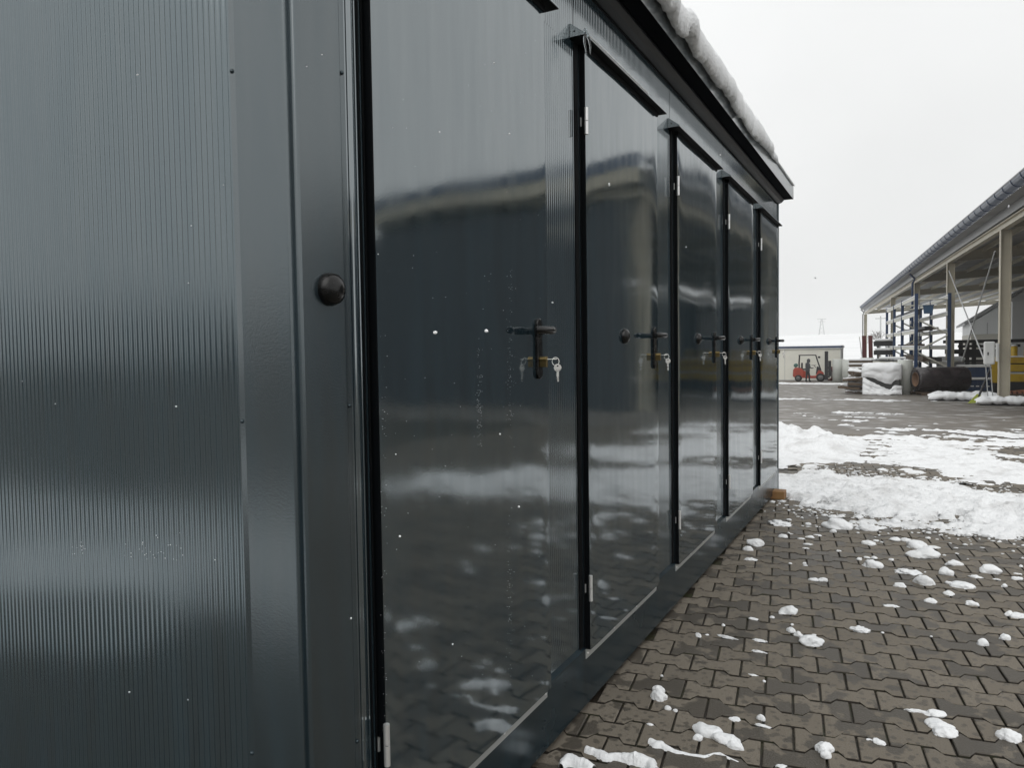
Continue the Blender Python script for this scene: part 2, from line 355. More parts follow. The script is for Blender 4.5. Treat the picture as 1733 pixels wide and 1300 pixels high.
for n in range(-25, 90):
    for i in range(-40, 45):
        c = O0+AX*(n*PP)+BX*((i+0.5+(n % 2)*0.5)*PL)
        if c.x < -1.08 or c.x > 4.4 or c.y < 0.9 or c.y > 14.0: continue
        px = proj(c); vis = -30 < px[0] < PXW+30 and px[1] < PXH+30 and (c.x > -0.985 or c.y > 7.2)
        cells.append((c.length if vis else 1e6+c.length, c))
cells.sort(key=lambda q: q[0])
rp = random.Random(3)
field = MB()
for k, (d, c) in enumerate(cells):
    z = gz(c.y)+rp.uniform(-0.0022, 0.0012); rz = ang0+rp.uniform(-0.008, 0.008); tx, ty = rp.uniform(-.008, .008), rp.uniform(-.010, .010)
    if k < 300:
        ob = bpy.data.objects.new('paver', PAVER_ME); COL.objects.link(ob); ob.parent = pav_root
        ob.location = (c.x, c.y, z); ob.rotation_euler = (tx, ty, rz)
    else:
        R = Matrix.Translation((c.x, c.y, z))@Matrix.Rotation(rz, 4, 'Z')@Matrix.Rotation(ty, 4, 'Y')@Matrix.Rotation(tx, 4, 'X')
        field.add([R@Vector(v) for v in pv], pf)
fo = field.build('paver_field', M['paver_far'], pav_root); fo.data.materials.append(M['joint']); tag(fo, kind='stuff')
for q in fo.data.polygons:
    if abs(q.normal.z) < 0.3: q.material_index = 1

# ------------------------------------------------------------------ snow lying on the ground (stuff)
def sdf_poly(P, poly):
    poly = np.array(poly); n = len(poly); d = np.full(len(P), 1e9); inside = np.zeros(len(P), bool)
    for i in range(n):
        a = poly[i]; b = poly[(i+1) % n]; e = b-a; w = P-a
        t = np.clip((w@e)/(e@e), 0, 1); q = w-np.outer(t, e); d = np.minimum(d, np.hypot(q[:, 0], q[:, 1]))
        c = ((a[1] <= P[:, 1]) != (b[1] <= P[:, 1]))
        with np.errstate(divide='ignore', invalid='ignore'):
            xi = a[0]+(P[:, 1]-a[1])/(b[1]-a[1])*e[0]
        inside ^= c & (P[:, 0] < xi)
    return np.where(inside, d, -d)
def snow_sheet(name, x0, x1, nx, y0, y1, ny, fn, m, label=None):
    xs = np.linspace(x0, x1, nx); ys = np.linspace(y0, y1, ny); XX, YY = np.meshgrid(xs, ys); P = np.stack([XX.ravel(), YY.ravel()], 1)
    H = fn(P).reshape(ny, nx)
    keep = H > -0.5
    vs = []; idx = -np.ones((ny, nx), int); fs = []
    q = (keep[:-1, :-1] & keep[1:, :-1] & keep[:-1, 1:] & keep[1:, 1:]) & ((H[:-1, :-1] > 0) | (H[1:, :-1] > 0) | (H[:-1, 1:] > 0) | (H[1:, 1:] > 0))
    used = np.zeros((ny, nx), bool); used[:-1, :-1] |= q; used[1:, :-1] |= q; used[:-1, 1:] |= q; used[1:, 1:] |= q
    for j in range(ny):
        for i in range(nx):
            if used[j, i]:
                idx[j, i] = len(vs); vs.append((XX[j, i], YY[j, i], gz(YY[j, i])+max(H[j, i], -0.005)))
    for j, i in np.argwhere(q): fs.append((idx[j, i], idx[j, i+1], idx[j+1, i+1], idx[j+1, i]))
    b = MB(); b.add(vs, fs, True); ob = b.build(name, m); tag(ob, kind='stuff'); return ob
def nfield(P, s, z=0.0, o=5, sy=1.0): return np.array([fb(p[0]*s, p[1]*s*sy, z, o) for p in P])
BAND = [(-1.05, 6.72), (-0.73, 6.53), (-0.54, 6.39), (-0.2, 6.2), (0.11, 6.05), (0.39, 5.99), (0.75, 5.97), (1.4, 5.85), (2.1, 5.75), (2.6, 5.8), (2.75, 6.2), (2.3, 6.9), (1.6, 7.3), (0.92, 7.77), (0.52, 8.0), (0.15, 8.18), (-0.06, 8.36), (-0.37, 8.15), (-0.55, 8.5), (-0.84, 8.5), (-1.06, 8.1), (-2.2, 8.0), (-2.6, 7.3)]
def band_h(P):
    s = sdf_poly(P, BAND); e = s*0.75+0.38*nfield(P, 1.7, 1.0)+0.22*nfield(P, 6, 4.0)+0.12*nfield(P, 17, 6.0, 3)-0.10
    w = np.clip(e/0.45, 0, 1); ridge = np.clip(s/0.9, 0, 1)
    h = 0.012*np.sign(e)+np.where(e > 0, w*0.022+ridge*0.042+w*0.042*nfield(P, 3.2, 7.0)+w*0.030*nfield(P, 13, 2.0, 4), e*0.25)
    return np.where(e > 0, np.maximum(h, 0.004), h)
snow_sheet('snow_bank', -2.7, 3.1, 300, 5.3, 9.0, 230, band_h, M['slush'])
def crumbs(name, poly, n, seed, reach):
    r_ = random.Random(seed); P = np.array([(r_.uniform(-1.0, 2.9), r_.uniform(5.1, 9.0)) for _ in range(n*14)]); sd_ = sdf_poly(P, poly); b = MB(); c = 0
    bm = bmesh.new(); bmesh.ops.create_icosphere(bm, subdivisions=1, radius=1); iv = [v.co.copy() for v in bm.verts]; fi = [tuple(v.index for v in f.verts) for f in bm.faces]; bm.free()
    for (x, y), d in zip(P, sd_):
        d -= 0.12*fb(x*2.2, y*2.2, 5.0)
        if d > 0.05 or r_.random() > math.exp(d/reach): continue
        q = r_.uniform(0.004, 0.011)*(2.0 if r_.random() < 0.10 else 1); sx_, sy_, sz_ = q*r_.uniform(.8, 1.9), q*r_.uniform(.7, 1.2), q*r_.uniform(.35, .8); o3 = Vector((x, y, gz(y)+sz_*0.4)); k = r_.uniform(0, 99)
        b.add([o3+Vector((v.x*sx_, v.y*sy_, v.z*sz_))*(1+0.4*noise.noise(v*1.7+Vector((k, k, 0)))) for v in iv], fi, True); c += 1
        if c >= n: break
    tag(b.build(name, M['snow']), kind='stuff')
crumbs('snow_crumbs', BAND, 900, 21, 0.16)
WEDGE = [(-1.39, 9.86), (-1.11, 9.85), (-0.85, 10.01), (-0.50, 9.96), (-0.45, 11.0), (-0.5, 12.3), (-0.84, 12.93), (-1.1, 13.6), (-1.6, 12.9), (-2.4, 12.0), (-2.4, 9.9)]
RIGHT = [(-0.40, 9.92), (-0.50, 13.0), (-0.27, 13.62), (0.55, 13.34), (2.6, 13.9), (3.6, 13.0), (1.46, 12.5), (0.95, 12.05), (1.01, 10.81), (1.3, 10.22), (2.2, 9.4), (1.9, 8.6), (0.94, 8.15), (0.53, 8.25), (0.15, 8.40), (-0.05, 8.6), (-0.3, 9.1), (-0.42, 9.4)]
def mid_h(P):
    s1 = sdf_poly(P, WEDGE); s2 = sdf_poly(P, RIGHT)
    n1 = nfield(P, 1.5, 3.0); n2 = nfield(P, 6, 9.0); nL = nfield(P, 0.55, 5.0)
    far = -0.30+0.10*np.clip((16-P[:, 1])/4, -1.5, 1)+0.55*nL
    e = np.maximum.reduce([s1+0.12*n1+0.05*n2, s2*0.6+0.40*n1+0.30*n2-0.10, far+0.35*n1+0.25*n2])
    e = e-np.clip(P[:, 0]-2.0, 0, 9)*0.8
    w = np.clip(e/0.35, 0, 1)
    pile = np.clip(s1/0.55, 0, 1)
    h = np.where(e > 0, 0.006+w*0.022+pile*0.17*(0.8+0.9*n1)+w*0.04*nfield(P, 4.5, 2.0), e*0.25)
    return np.where(e > 0, np.maximum(h, 0.004), h)
snow_sheet('snow_patches', -3.0, 6.5, 300, 8.1, 23, 330, mid_h, M['slush'])
def back_h(P):
    n1 = nfield(P, 0.5, 13.0); n2 = nfield(P, 2.5, 19.0)
    e = np.minimum(1.0-np.abs(P[:, 1]+1.5+0.10*(P[:, 0]+4)), (-1.9-P[:, 0])*0.8)+0.35*n1+0.12*n2
    return np.where(e > 0, 0.006+0.05*np.clip(e, 0, 1), e*0.3)
snow_sheet('snow_drift', -11, -1, 110, -4, 0.6, 60, back_h, M['slush'])
def foot_h(P):
    n1 = nfield(P, 0.8, 23.0); n2 = nfield(P, 3, 29.0)
    e = np.maximum(0.10-np.abs(P[:, 1]-34.6)/3.0, 0.35-np.abs(P[:, 1]-59.6)/4.5)+0.35*n1+0.25*n2-0.12
    return np.where(e > 0, 0.01+0.12*np.clip(e, 0, 1), e*0.3)
snow_sheet('snow_remnants', -9, 9, 150, 30, 64, 230, foot_h, M['slush'])

# ------------------------------------------------------------------ the container
WX, CYY, END = -1.013, 1.072, 7.07
cont = empty('storage_container', (WX, CYY, 0), 'long anthracite steel storage container with five glossy doors, snow on its roof', 'container')
OR = (WX, CYY, 0)
def cpart(name, b, m, bevel=0.0): return b.build(name, m, cont, OR, bevel)
PITCH, Y0, DW = 1.186, 1.281, 0.850
ZB, ZT, ZR = 0.232, 2.335, 2.575
RIB = 0.01605
def rib_profile(a, b, amp=0.0013):
    pts = []; k = 0; s = a
    n = max(1, int(round((b-a)/RIB))); st = (b-a)/n
    for i in range(n):
        s = a+i*st
        for f, h in ((0.0, 0), (0.26, 0), (0.50, -1), (0.76, -1)): pts.append((s+f*st, h*amp))
    pts.append((b, 0)); return pts
def ribbed(along, a, b, z0, z1, off):
    m = MB(); pr = rib_profile(a, b, 0.0007 if along == 'y' else 0.0014); vs = []
    for z in (z0, z1):
        for s, h in pr: vs.append((WX+off+h, s, z) if along == 'y' else (s, CYY-off-h, z))
    n = len(pr); fs = [(i, i+1, n+i+1, n+i) for i in range(n-1)]
    m.add(vs, fs); return m
# end wall
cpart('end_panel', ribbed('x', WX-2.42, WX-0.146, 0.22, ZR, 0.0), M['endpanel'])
e = MB(); e.prism([(WX-2.44, CYY-0.012), (WX-0.12, CYY-0.012), (WX-0.12, CYY+0.05), (WX-2.44, CYY+0.05)], 'z', 0.02, 0.22); cpart('end_rail', e, M['rail'])
# corner post: folded cover sheet round the corner
def arc(cx, cy, r, a0, a1, n=5): return [(cx+r*math.cos(math.radians(a0+(a1-a0)*i/n)), cy+r*math.sin(math.radians(a0+(a1-a0)*i/n))) for i in range(n+1)]
cp = MB(); c0 = CYY
outer = [(WX-0.156, c0+0.0005), (WX-0.154, c0-0.004), (WX-0.140, c0-0.0075), (WX-0.134, c0-0.009), (WX-0.012, c0-0.009)]
outer += arc(WX-0.012, c0-0.0045, 0.0045, -90, -5, 3)+[(WX-0.0070, c0+0.003), (WX-0.0025, c0+0.003)]
outer += arc(WX-0.001, c0+0.010, 0.0068, -85, 0, 5)
outer += [(WX+0.0058, CYY+0.126)]+arc(WX-0.0002, CYY+0.128, 0.006, 0, 75)+[(WX+0.001, CYY+0.142), (WX+0.001, CYY+0.150)]
inner = [(WX-0.02, CYY+0.150), (WX-0.156, CYY+0.02)]
cp.prism(outer+inner, 'z', 0.02, ZR); cpo = cpart('corner_post', cp, M['post'])
def screw(par, p, axis, m, r=0.006, name='screw'):
    s = MB(); s.lathe([(r, 0), (r*0.95, r*0.35), (r*0.6, r*0.7), (0.0, r*0.8)] if axis == 'x' else [(r, 0), (r*0.95, -r*0.35), (r*0.6, -r*0.7), (0.0, -r*0.8)], p, axis, 10); ob = s.build(name, m, par, OR); return ob
for z in (1.85, 1.17, 0.5): screw(cpo, (WX-0.146, CYY-0.0062, z), 'y', M['rail'], 0.0046)
for z in (1.866, 1.194, 0.49): screw(cpo, (WX+0.0028, CYY+0.139, z), 'x', M['rail'], 0.0046)
kb = MB(); kb.lathe([(0.033, 0.0045), (0.0325, 0.013), (0.029, 0.023), (0.020, 0.029), (0.009, 0.0315), (0.0, 0.032)], (WX, CYY+0.083, 1.428), 'x', 28); kb.build('bumper', M['black'], cpo, OR)
# narrow strip between post and first door, panels between doors, headers
cpart('wall_panel', ribbed('y', CYY+0.150, Y0-0.020, 0.252, ZT, 0.0), M['panel'])
seams = [CYY+0.150]+[Y0+PITCH*i-0.045 for i in range(1, 5)]+[END-0.02]
for i in range(5):
    yl = Y0+PITCH*i; a, b = yl+DW+0.006, (seams[i+1]-0.004)
    if b-a > 0.02:
        cpart('wall_panel', ribbed('y', a, b, 0.252, ZT, 0.0), M['panel'])
    cpart('header_panel', ribbed('y', seams[i]+0.002, seams[i+1]-0.003, ZT, ZR-0.012, 0.0), M['panel'])
bk = MB(); bk.box((WX-2.40, CYY+0.02, 0.05), (WX-0.012, END-0.01, ZR)); cpart('inner_box', bk, M['gasket'])
fp = MB(); fp.prism([(WX-0.10, END-0.02), (WX+0.004, END-0.02), (WX+0.009, END-0.012), (WX+0.009, END-0.004), (WX+0.003, END), (WX-0.10, END)], 'z', 0.02, ZR); cpart('corner_post', fp, M['post'])
# base rail with ledge
br = MB(); br.prism([(WX-0.05, 0.025), (WX+0.003, 0.025), (WX+0.006, 0.03), (WX+0.006, 0.225), (WX+0.0055, 0.232), (WX-0.004, 0.2525), (WX-0.05, 0.2525)], 'y', CYY+0.002, END)
cpart('base_rail', br, M['rail'])

# doors
plate_proto = None; doors = []
for i in range(5):
    yl = Y0+PITCH*i; T = 0.025
    rd = random.Random(40+i)
    nx, nz_ = 22, 60
    vs = []; ph = [rd.uniform(0, 6) for _ in range(6)]
    def bow(u, w):
        e_ = (4*u*(1-u))
        s = 0.0009*math.sin(PI*u+0)*math.sin(2.2*w*PI+ph[0])+0.0005*math.sin(2*PI*u+ph[1])*math.sin(3.1*w*PI+ph[2])
        s += 0.0006*fb(u*2.2+ph[3]*9, w*4.5, ph[4])
        edge = 0.0011*(math.exp(-u/0.035)+math.exp(-(1-u)/0.035))
        return s*min(1, e_*2)*0.9-edge*(1 if i else .7)
    DWI = DW if i < 4 else 0.85
    for k in range(nz_+1):
        for j in range(nx+1):
            u = j/nx; u = 0.5-0.5*math.cos(PI*u); w = k/nz_
            vs.append((T+bow(u, w), DWI*u, (ZT-ZB)*w))
    fs = [(k*(nx+1)+j, k*(nx+1)+j+1, (k+1)*(nx+1)+j+1, (k+1)*(nx+1)+j) for k in range(nz_) for j in range(nx)]
    b = MB(); b.add(vs, fs, True)
    d = b.build('door', M['door'], cont); d.location = (0, yl-CYY, ZB); doors.append(d)
    # leaf edge (dark returned edge), behind the face
    if i == 0:
        eb = MB(); eb.box((0.001, 0.0005, 0.0), (T-0.0025, DW-0.0005, ZT-ZB-0.001)); edge = eb.build('leaf_edge', M['edge'], d, bevel=0.001)
        pb = MB(); yy, zc = 0.779, 1.362-ZB
        # long escutcheon with rounded ends
        prof = [(math.cos(a)*0.0175, 0.0175*math.sin(a)) for a in np.linspace(0, PI, 10)]
        poly = [(yy+x, zc+0.020+z) for x, z in prof]+[(yy+x, zc-0.128-z) for x, z in [(-p[0], p[1]) for p in prof]]
        pb.prism(poly, 'x', T-0.001, T+0.0095); plate = pb.build('handle_plate', M['black'], d, bevel=0.0025)
        lb = MB(); lb.lathe([(0.0125, 0), (0.0115, 0.012), (0.0105, 0.018), (0.0095, 0.020)], (T+0.0095, yy, zc), 'x', 16)
        lp = [(T+0.02, yy, zc), (T+0.040, yy, zc), (T+0.051, yy-0.004, zc), (T+0.056, yy-0.014, zc), (T+0.057, yy-0.035, zc), (T+0.055, yy-0.065, zc), (T+0.050, yy-0.088, zc), (T+0.042, yy-0.100, zc)]
        lb.tube(lp, [0.0105, 0.011, 0.0125, 0.0128, 0.0122, 0.0118, 0.0112, 0.0098], 12); lever = lb.build('lever', M['black'], d)
        cb = MB(); zk = 1.276-ZB
        pc = [(math.cos(a)*0.0086, 0.0086*math.sin(a)) for a in np.linspace(-0.7, PI+0.7, 12)]
        poly = [(yy+x, zk+z) for x, z in pc]+[(yy-0.005, zk-0.0235), (yy+0.005, zk-0.0235)]
        cb.prism(poly, 'x', T+0.009, T+0.031); cyl = cb.build('lock_cylinder', M['brass'], d, bevel=0.0008)
        hb = MB()
        for z0 in (0.222, 1.862): pass
        hinge = []
        for z0 in (0.178, 1.815):
            hb = MB(); yh = -0.004
            for s in (0, 1): hb.tube([(T+0.004, yh, z0+s*0.047+0.001), (T+0.004, yh, z0+s*0.047+0.0455)], 0.0068, 12)
            hb.box((0.004, yh-0.006, z0+0.03), (0.012, yh-0.001, z0+0.06))
            hinge.append(hb.build('hinge', M['zinc'], d))
        db = MB(); db.lathe([(0.031, 0), (0.0305, 0.005), (0.026, 0.013), (0.017, 0.019), (0.007, 0.0215), (0, 0.022)], (T, 0.389, 1.355-ZB), 'x', 24); dome = db.build('bumper', M['black'], None); 
        subs = [edge, plate, lever, cyl]+hinge
    else:
        for s_ in subs:
            c = s_.copy(); COL.objects.link(c); c.parent = d
        if i == 1: dome.parent = d
        else:
            c = dome.copy(); COL.objects.link(c); c.parent = d
    # frame round the leaf
    fb_ = MB(); fb_.box((WX-0.004, yl-0.0195, ZB+0.012), (WX+0.0035, yl-0.001, ZT+0.02)) if i == 0 else fb_.box((WX-0.004, yl-0.045, ZB+0.012), (WX+0.0035, yl-0.001, ZT+0.02))
    fb_.box((WX+0.0035, yl-0.012, ZB+0.012), (WX+0.009, yl-0.0095, ZT+0.02))
    fb_.box((WX-0.004, yl-0.001, ZT+0.001), (WX+0.0285, yl+DW+0.004, ZT+0.02))
    fb_.box((WX-0.004, yl+DW+0.0005, ZB+0.012), (WX+0.004, yl+DW+0.006, ZT+0.001))
    cpart('door_frame', fb_, M['gasket'])
    ln = MB(); ln.box((WX+0.0038, yl-0.0165, ZB+0.02), (WX+0.0062, yl-0.014, ZT)); cpart('frame_lip', ln, M['panel'])
    # threshold flashing with rivets
    ts = MB(); ts.prism([(WX+0.0063, 0.197), (WX+0.0083, 0.197), (WX+0.0083, 0.2315), (WX+0.0063, 0.2315)], 'y', yl-0.004, yl+DW+0.004)
    to = cpart('threshold_strip', ts, M['flash'])
    for q in range(4): screw(to, (WX+0.0083, yl+0.012+q*(DW-0.024)/3, 0.214), 'x', M['zinc'], 0.0045, 'rivet')
    # canopy over the door
    ya, yb = yl-0.078, yl+DW+0.046
    if i == 4: yb = min(yb, END+0.03)
    cn = MB(); z0, z1, w = 2.357, 2.362, 0.057
    cn.prism([(WX+0.0015, z0), (WX+w, z0), (WX+w, z1), (WX+0.004, 2.402), (WX+0.0015, 2.402)], 'y', ya, yb)
    co = cpart('door_canopy', cn, M['panel'])
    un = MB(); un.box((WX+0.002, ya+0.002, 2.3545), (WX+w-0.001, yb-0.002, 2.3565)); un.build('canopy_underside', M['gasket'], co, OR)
    screw(co, (WX+0.018, ya-0.0002, 2.374), 'y', M['black'], 0.003)
# roof: closure trim, soffit sheets, fascia, deck
RX, RE, RS = WX+0.124, 7.105, 1.02
tr = MB(); tr.prism([(WX-0.02, ZR), (WX+0.004, ZR), (WX+0.030, ZR+0.010), (WX+0.048, ZR+0.028), (WX+0.050, ZR+0.036), (WX+0.046, ZR+0.040), (WX-0.02, ZR+0.040)], 'y', RS, END+0.01); cpart('eaves_trim', tr, M['trim'])
gp = MB(); gp.box((WX-0.02, CYY+0.01, ZR-0.012), (WX-0.003, END, ZR)); cpart('seam_strip', gp, M['gasket'])
cuts = [RS, 3.10, 5.05, RE-0.005]
for a, b in zip(cuts[:-1], cuts[1:]):
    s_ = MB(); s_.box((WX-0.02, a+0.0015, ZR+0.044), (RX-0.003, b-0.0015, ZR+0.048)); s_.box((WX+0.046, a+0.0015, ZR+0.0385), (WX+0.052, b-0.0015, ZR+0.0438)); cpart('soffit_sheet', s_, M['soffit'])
    f_ = MB(); f_.prism([(RX-0.003, ZR+0.040), (RX, ZR+0.036), (RX+0.001, ZR+0.150), (RX-0.006, ZR+0.158), (RX-0.02, ZR+0.158), (RX-0.02, ZR+0.152), (RX-0.003, ZR+0.150)], 'y', a+(0.001 if a > RS else 0), b); cpart('fascia', f_, M['fascia'])
fe = MB(); fe.prism([(WX-2.5, ZR+0.036), (RX+0.001, ZR+0.036), (RX+0.001, ZR+0.150), (RX-0.006, ZR+0.158), (WX-2.5, ZR+0.2)], 'y', RE-0.0045, RE); cpart('fascia', fe, M['fascia'])
rk = MB(); rk.prism([(WX-2.55, ZR+0.06), (RX-0.021, ZR+0.06), (RX-0.021, ZR+0.150), (WX-2.55, ZR+0.2)], 'y', RS, RE-0.006); cpart('roof', rk, M['rail'])

# water droplets stuck to the first door (fine, uncountable)
wd_ = MB(); rr = random.Random(5)
def drop(px, py, r):
    p = atX(px, py, WX+0.0255); wd_.lathe([(r, 0), (r*0.75, r*0.45), (0.0, r*0.6)], (p.x, p.y, p.z), 'x', 5)
for k in range(110): drop(811+rr.gauss(0, 2.6), rr.uniform(590, 755) if k % 3 else rr.uniform(660, 740), rr.uniform(.0003, .0008))
for k in range(170): drop(863+rr.gauss(0, 3.2), rr.choice([rr.uniform(455, 760), rr.uniform(600, 720), rr.uniform(860, 1060), rr.uniform(960, 1180)]), rr.uniform(.0003, .0008))
for k in range(60): drop(652+rr.uniform(-8, 4), rr.uniform(560, 1250), rr.uniform(.0003, .0008))
for k in range(90): drop(rr.uniform(660, 915), rr.uniform(60, 1180), rr.uniform(.0003, .0009))
og = (WX, Y0, ZB); tag(wd_.build('water_droplets', M['snow'], doors[0], og), kind='stuff')
ed = MB()
for k in range(46):
    c = rr.choice([(135, 930, 14, 12), (270, 935, 30, 14), (250, 925, 60, 25), (200, 600, 190, 380)]); p = at(c[0]+rr.uniform(-1, 1)*c[2], c[1]+rr.uniform(-1, 1)*c[3], CYY-0.0005); r = rr.uniform(.0005, .0013)
    ed.lathe([(r, 0), (r*0.7, -r*0.5), (0, -r*0.6)], p, 'y', 5)
tag(ed.build('water_droplets', M['snow'], cont, OR), kind='stuff')

# keys hanging in the five locks
def key_bunch():
    root = empty('key_bunch', (0, 0, 0))
    # key in the lock: blade stub + bow sticking outward (x), ring, hanging key
    k = MB(); k.box((0.0, -0.004, -0.0011), (0.012, 0.004, 0.0011))
    k.box((0.012, -0.0105, -0.0011), (0.030, 0.0105, 0.0011)); k.build('key', M['steel'], root, bevel=0.0018)
    r = MB(); pts = [(0.026+0.0105*math.cos(a)-0.0, 0.012*math.sin(a)*0.45, -0.007+0.012*math.sin(a)) for a in np.linspace(0, 2*PI, 20)]
    r.tube(pts, 0.0010, 6, False); r.build('key_ring', M['steel'], root)
    h = MB(); bow = [(0.0115*math.cos(a), 0.0115*math.sin(a)) for a in np.linspace(0, 2*PI, 18, endpoint=False)]; hole = [(0.0028*math.cos(a), 0.0055+0.0028*math.sin(a)) for a in np.linspace(0, 2*PI, 18, endpoint=False)]
    n = 18; vs = []
    for y in (-0.001, 0.001):
        vs += [(0.032+x, y, -0.026+z) for x, z in bow]; vs += [(0.032+x, y, -0.026+z) for x, z in hole]
    fs = []
    for q in range(n):
        w = (q+1) % n
        fs += [(q, w, n+w, n+q), (2*n+q, 3*n+q, 3*n+w, 2*n+w), (q, 2*n+q, 2*n+w, w), (n+q, n+w, 3*n+w, 3*n+q)]
    h.add(vs, fs); h.prism([(0.0285, -0.0368), (0.0355, -0.0368), (0.0352, -0.066), (0.033, -0.069), (0.0303, -0.067), (0.0300, -0.062), (0.0288, -0.060), (0.0296, -0.055), (0.0284, -0.050)], 'y', -0.0009, 0.0009)
    h.v = [(v[0], v[1]-0.002, v[2]) for v in h.v]; h.build('key', M['steel'], root); return root
kp = key_bunch(); ords = ['nearest glossy door', 'second glossy door', 'middle door', 'fourth door along', 'farthest door']
for i in range(5):
    o_ = kp if i == 0 else copy_tree(kp)
    o_.location = (WX+0.025+0.0305, Y0+PITCH*i+0.779, 1.276); o_.rotation_euler = (0, 0, rr.uniform(.1, .5) if i else 0.45)
    tag(o_, 'small steel keys hanging from the brass lock of the '+ords[i], 'keys', 'keys hanging in the door locks')

# timber block under the far corner
tb = MB(); tb.box((-0.62, -0.07, 0), (0.045, 0.06, 0.07)); t_ = tb.build('timber_block', M['orangewood'], bevel=0.006, loc=(-0.955, 6.80, 0.0)); tag(t_, 'short orange timber block under the far bottom corner of the container', 'timber block')
sb = MB()
# icicles on the second canopy corner
ic = MB(); p0 = Vector((WX+0.052, Y0+PITCH-0.076, 2.362))
ic.tube([p0+Vector((0.004, 0.004, 0.012)), p0+Vector((0.005, 0.0, -0.004)), p0+Vector((0.003, -0.003, -0.03)), p0+Vector((0.006, 0.001, -0.055)), p0+Vector((0.009, 0.003, -0.082))], [0.006, 0.0065, 0.0042, 0.003, 0.0008], 8)
io = ic.build('icicle', M['ice'], None, p0); tag(io, 'thin clear icicle on the left corner of the second door canopy, straight one', 'icicle', 'icicles on the second canopy')
ic = MB(); q0 = p0+Vector((0.003, 0.022, 0))
ic.tube([q0+Vector((0, -0.018, 0.008)), q0+Vector((0.004, -0.008, -0.004)), q0+Vector((0.006, 0.004, -0.016)), q0+Vector((0.007, 0.012, -0.035)), q0+Vector((0.006, 0.013, -0.062))], [0.005, 0.005, 0.0045, 0.0032, 0.0007], 8)
io = ic.build('icicle', M['ice'], None, q0); tag(io, 'curved clear icicle bowing outward beside the straight one on the second canopy', 'icicle', 'icicles on the second canopy')

# snow on roof edge
def loaf(name, y0, y1, n, prof, m, label, cat, base):
    b = MB(); k = None; vs = []; fs = []
    for i in range(n+1):
        y = y0+(y1-y0)*i/n; pr = prof(y, i/n); k = len(pr)
        for x, z in pr: vs.append((x, y, z))
    for i in range(n):
        for j in range(k): fs.append((i*k+j, i*k+(j+1) % k, (i+1)*k+(j+1) % k, (i+1)*k+j))
    b.add(vs, fs, True); b.add(vs[:k], [tuple(range(k))]); b.add(vs[-k:], [tuple(range(k))])
    ob = b.build(name, m, None, base); tag(ob, label, cat); return ob
def roofprof(y, t):
    e = min(1.0, max(0.0, (6.15-y)/1.0))**0.7; e = 0.10+0.90*e
    ov = e*(0.040+0.014*fb(y*1.1, 1.7)+0.008*fb(y*6, 5.7)+0.006*fb(y*21, 3.3)); hg = 0.072*e+0.026*e*fb(y*1.1, 8.8)+0.018*e*fb(y*5, 2.2)+0.020*e*fb(y*17, 6.1)
    ck = math.floor(y*7.3+0.8*fb(y*2, 1.1)); hg += e*0.020*noise.noise(Vector((ck*3.7, 1.3, 0))); ov += e*0.012*noise.noise(Vector((ck*5.1, 7.3, 0)))
    top = 0.004+0.060*e*(1+0.16*fb(y*0.9, 4.4)+0.08*fb(y*5, 9.4)); zt = ZR+0.153
    r1, r2, r3, r4 = [0.009*e*fb(y*10, q)+0.004*e*fb(y*31, q) for q in (11.0, 21.0, 31.0, 41.0)]
    return [(RX-0.02, zt-0.004), (RX+0.004, zt-0.004), (RX+0.006, zt-hg*0.6), (RX+0.004+ov*0.2, zt-hg*0.9), (RX+0.006+ov*0.55, zt-hg+r1), (RX+0.010+ov*0.92, zt-hg*0.86+r4), (RX+0.010+ov*1.1, zt-hg*0.15+r2), (RX+0.008+ov*1.06, zt+top*0.45+r3), (RX+0.000+ov*0.93, zt+top*0.88+r1), (RX-0.055, zt+top+r2), (RX-0.15, zt+top*1.05+0.01), (RX-0.5, zt+top+0.02), (RX-1.6, zt+top+0.045), (RX-2.4, zt+top+0.055), (RX-2.4, zt+0.02)]
loaf('roof_snow', RS+0.02, RE-0.02, 900, roofprof, M['snow'], 'thick ragged snow overhanging the eaves of the anthracite container', 'snow', (RX-0.5, 4.0, ZR+0.16))
def canprof(y, t):
    a = 0.0045+0.005*max(0, fb(y*18, 2.2))+0.014*max(0, fb(y*9, 6.1))*min(1, t*2)
    if t < .01 or t > .99: a = 0.001
    x1 = WX+0.0555; return [(x1-0.018, 2.3755), (x1+0.0020, 2.3615), (x1+0.0045, 2.3630+a*0.4), (x1-0.002, 2.3645+a), (x1-0.012, 2.374+a)]
loaf('canopy_snow', Y0+PITCH-0.055, Y0+PITCH+0.62, 110, canprof, M['snow'], 'thin white strip of snow along the edge of the second door canopy', 'snow', (WX+0.05, Y0+PITCH+0.2, 2.365))

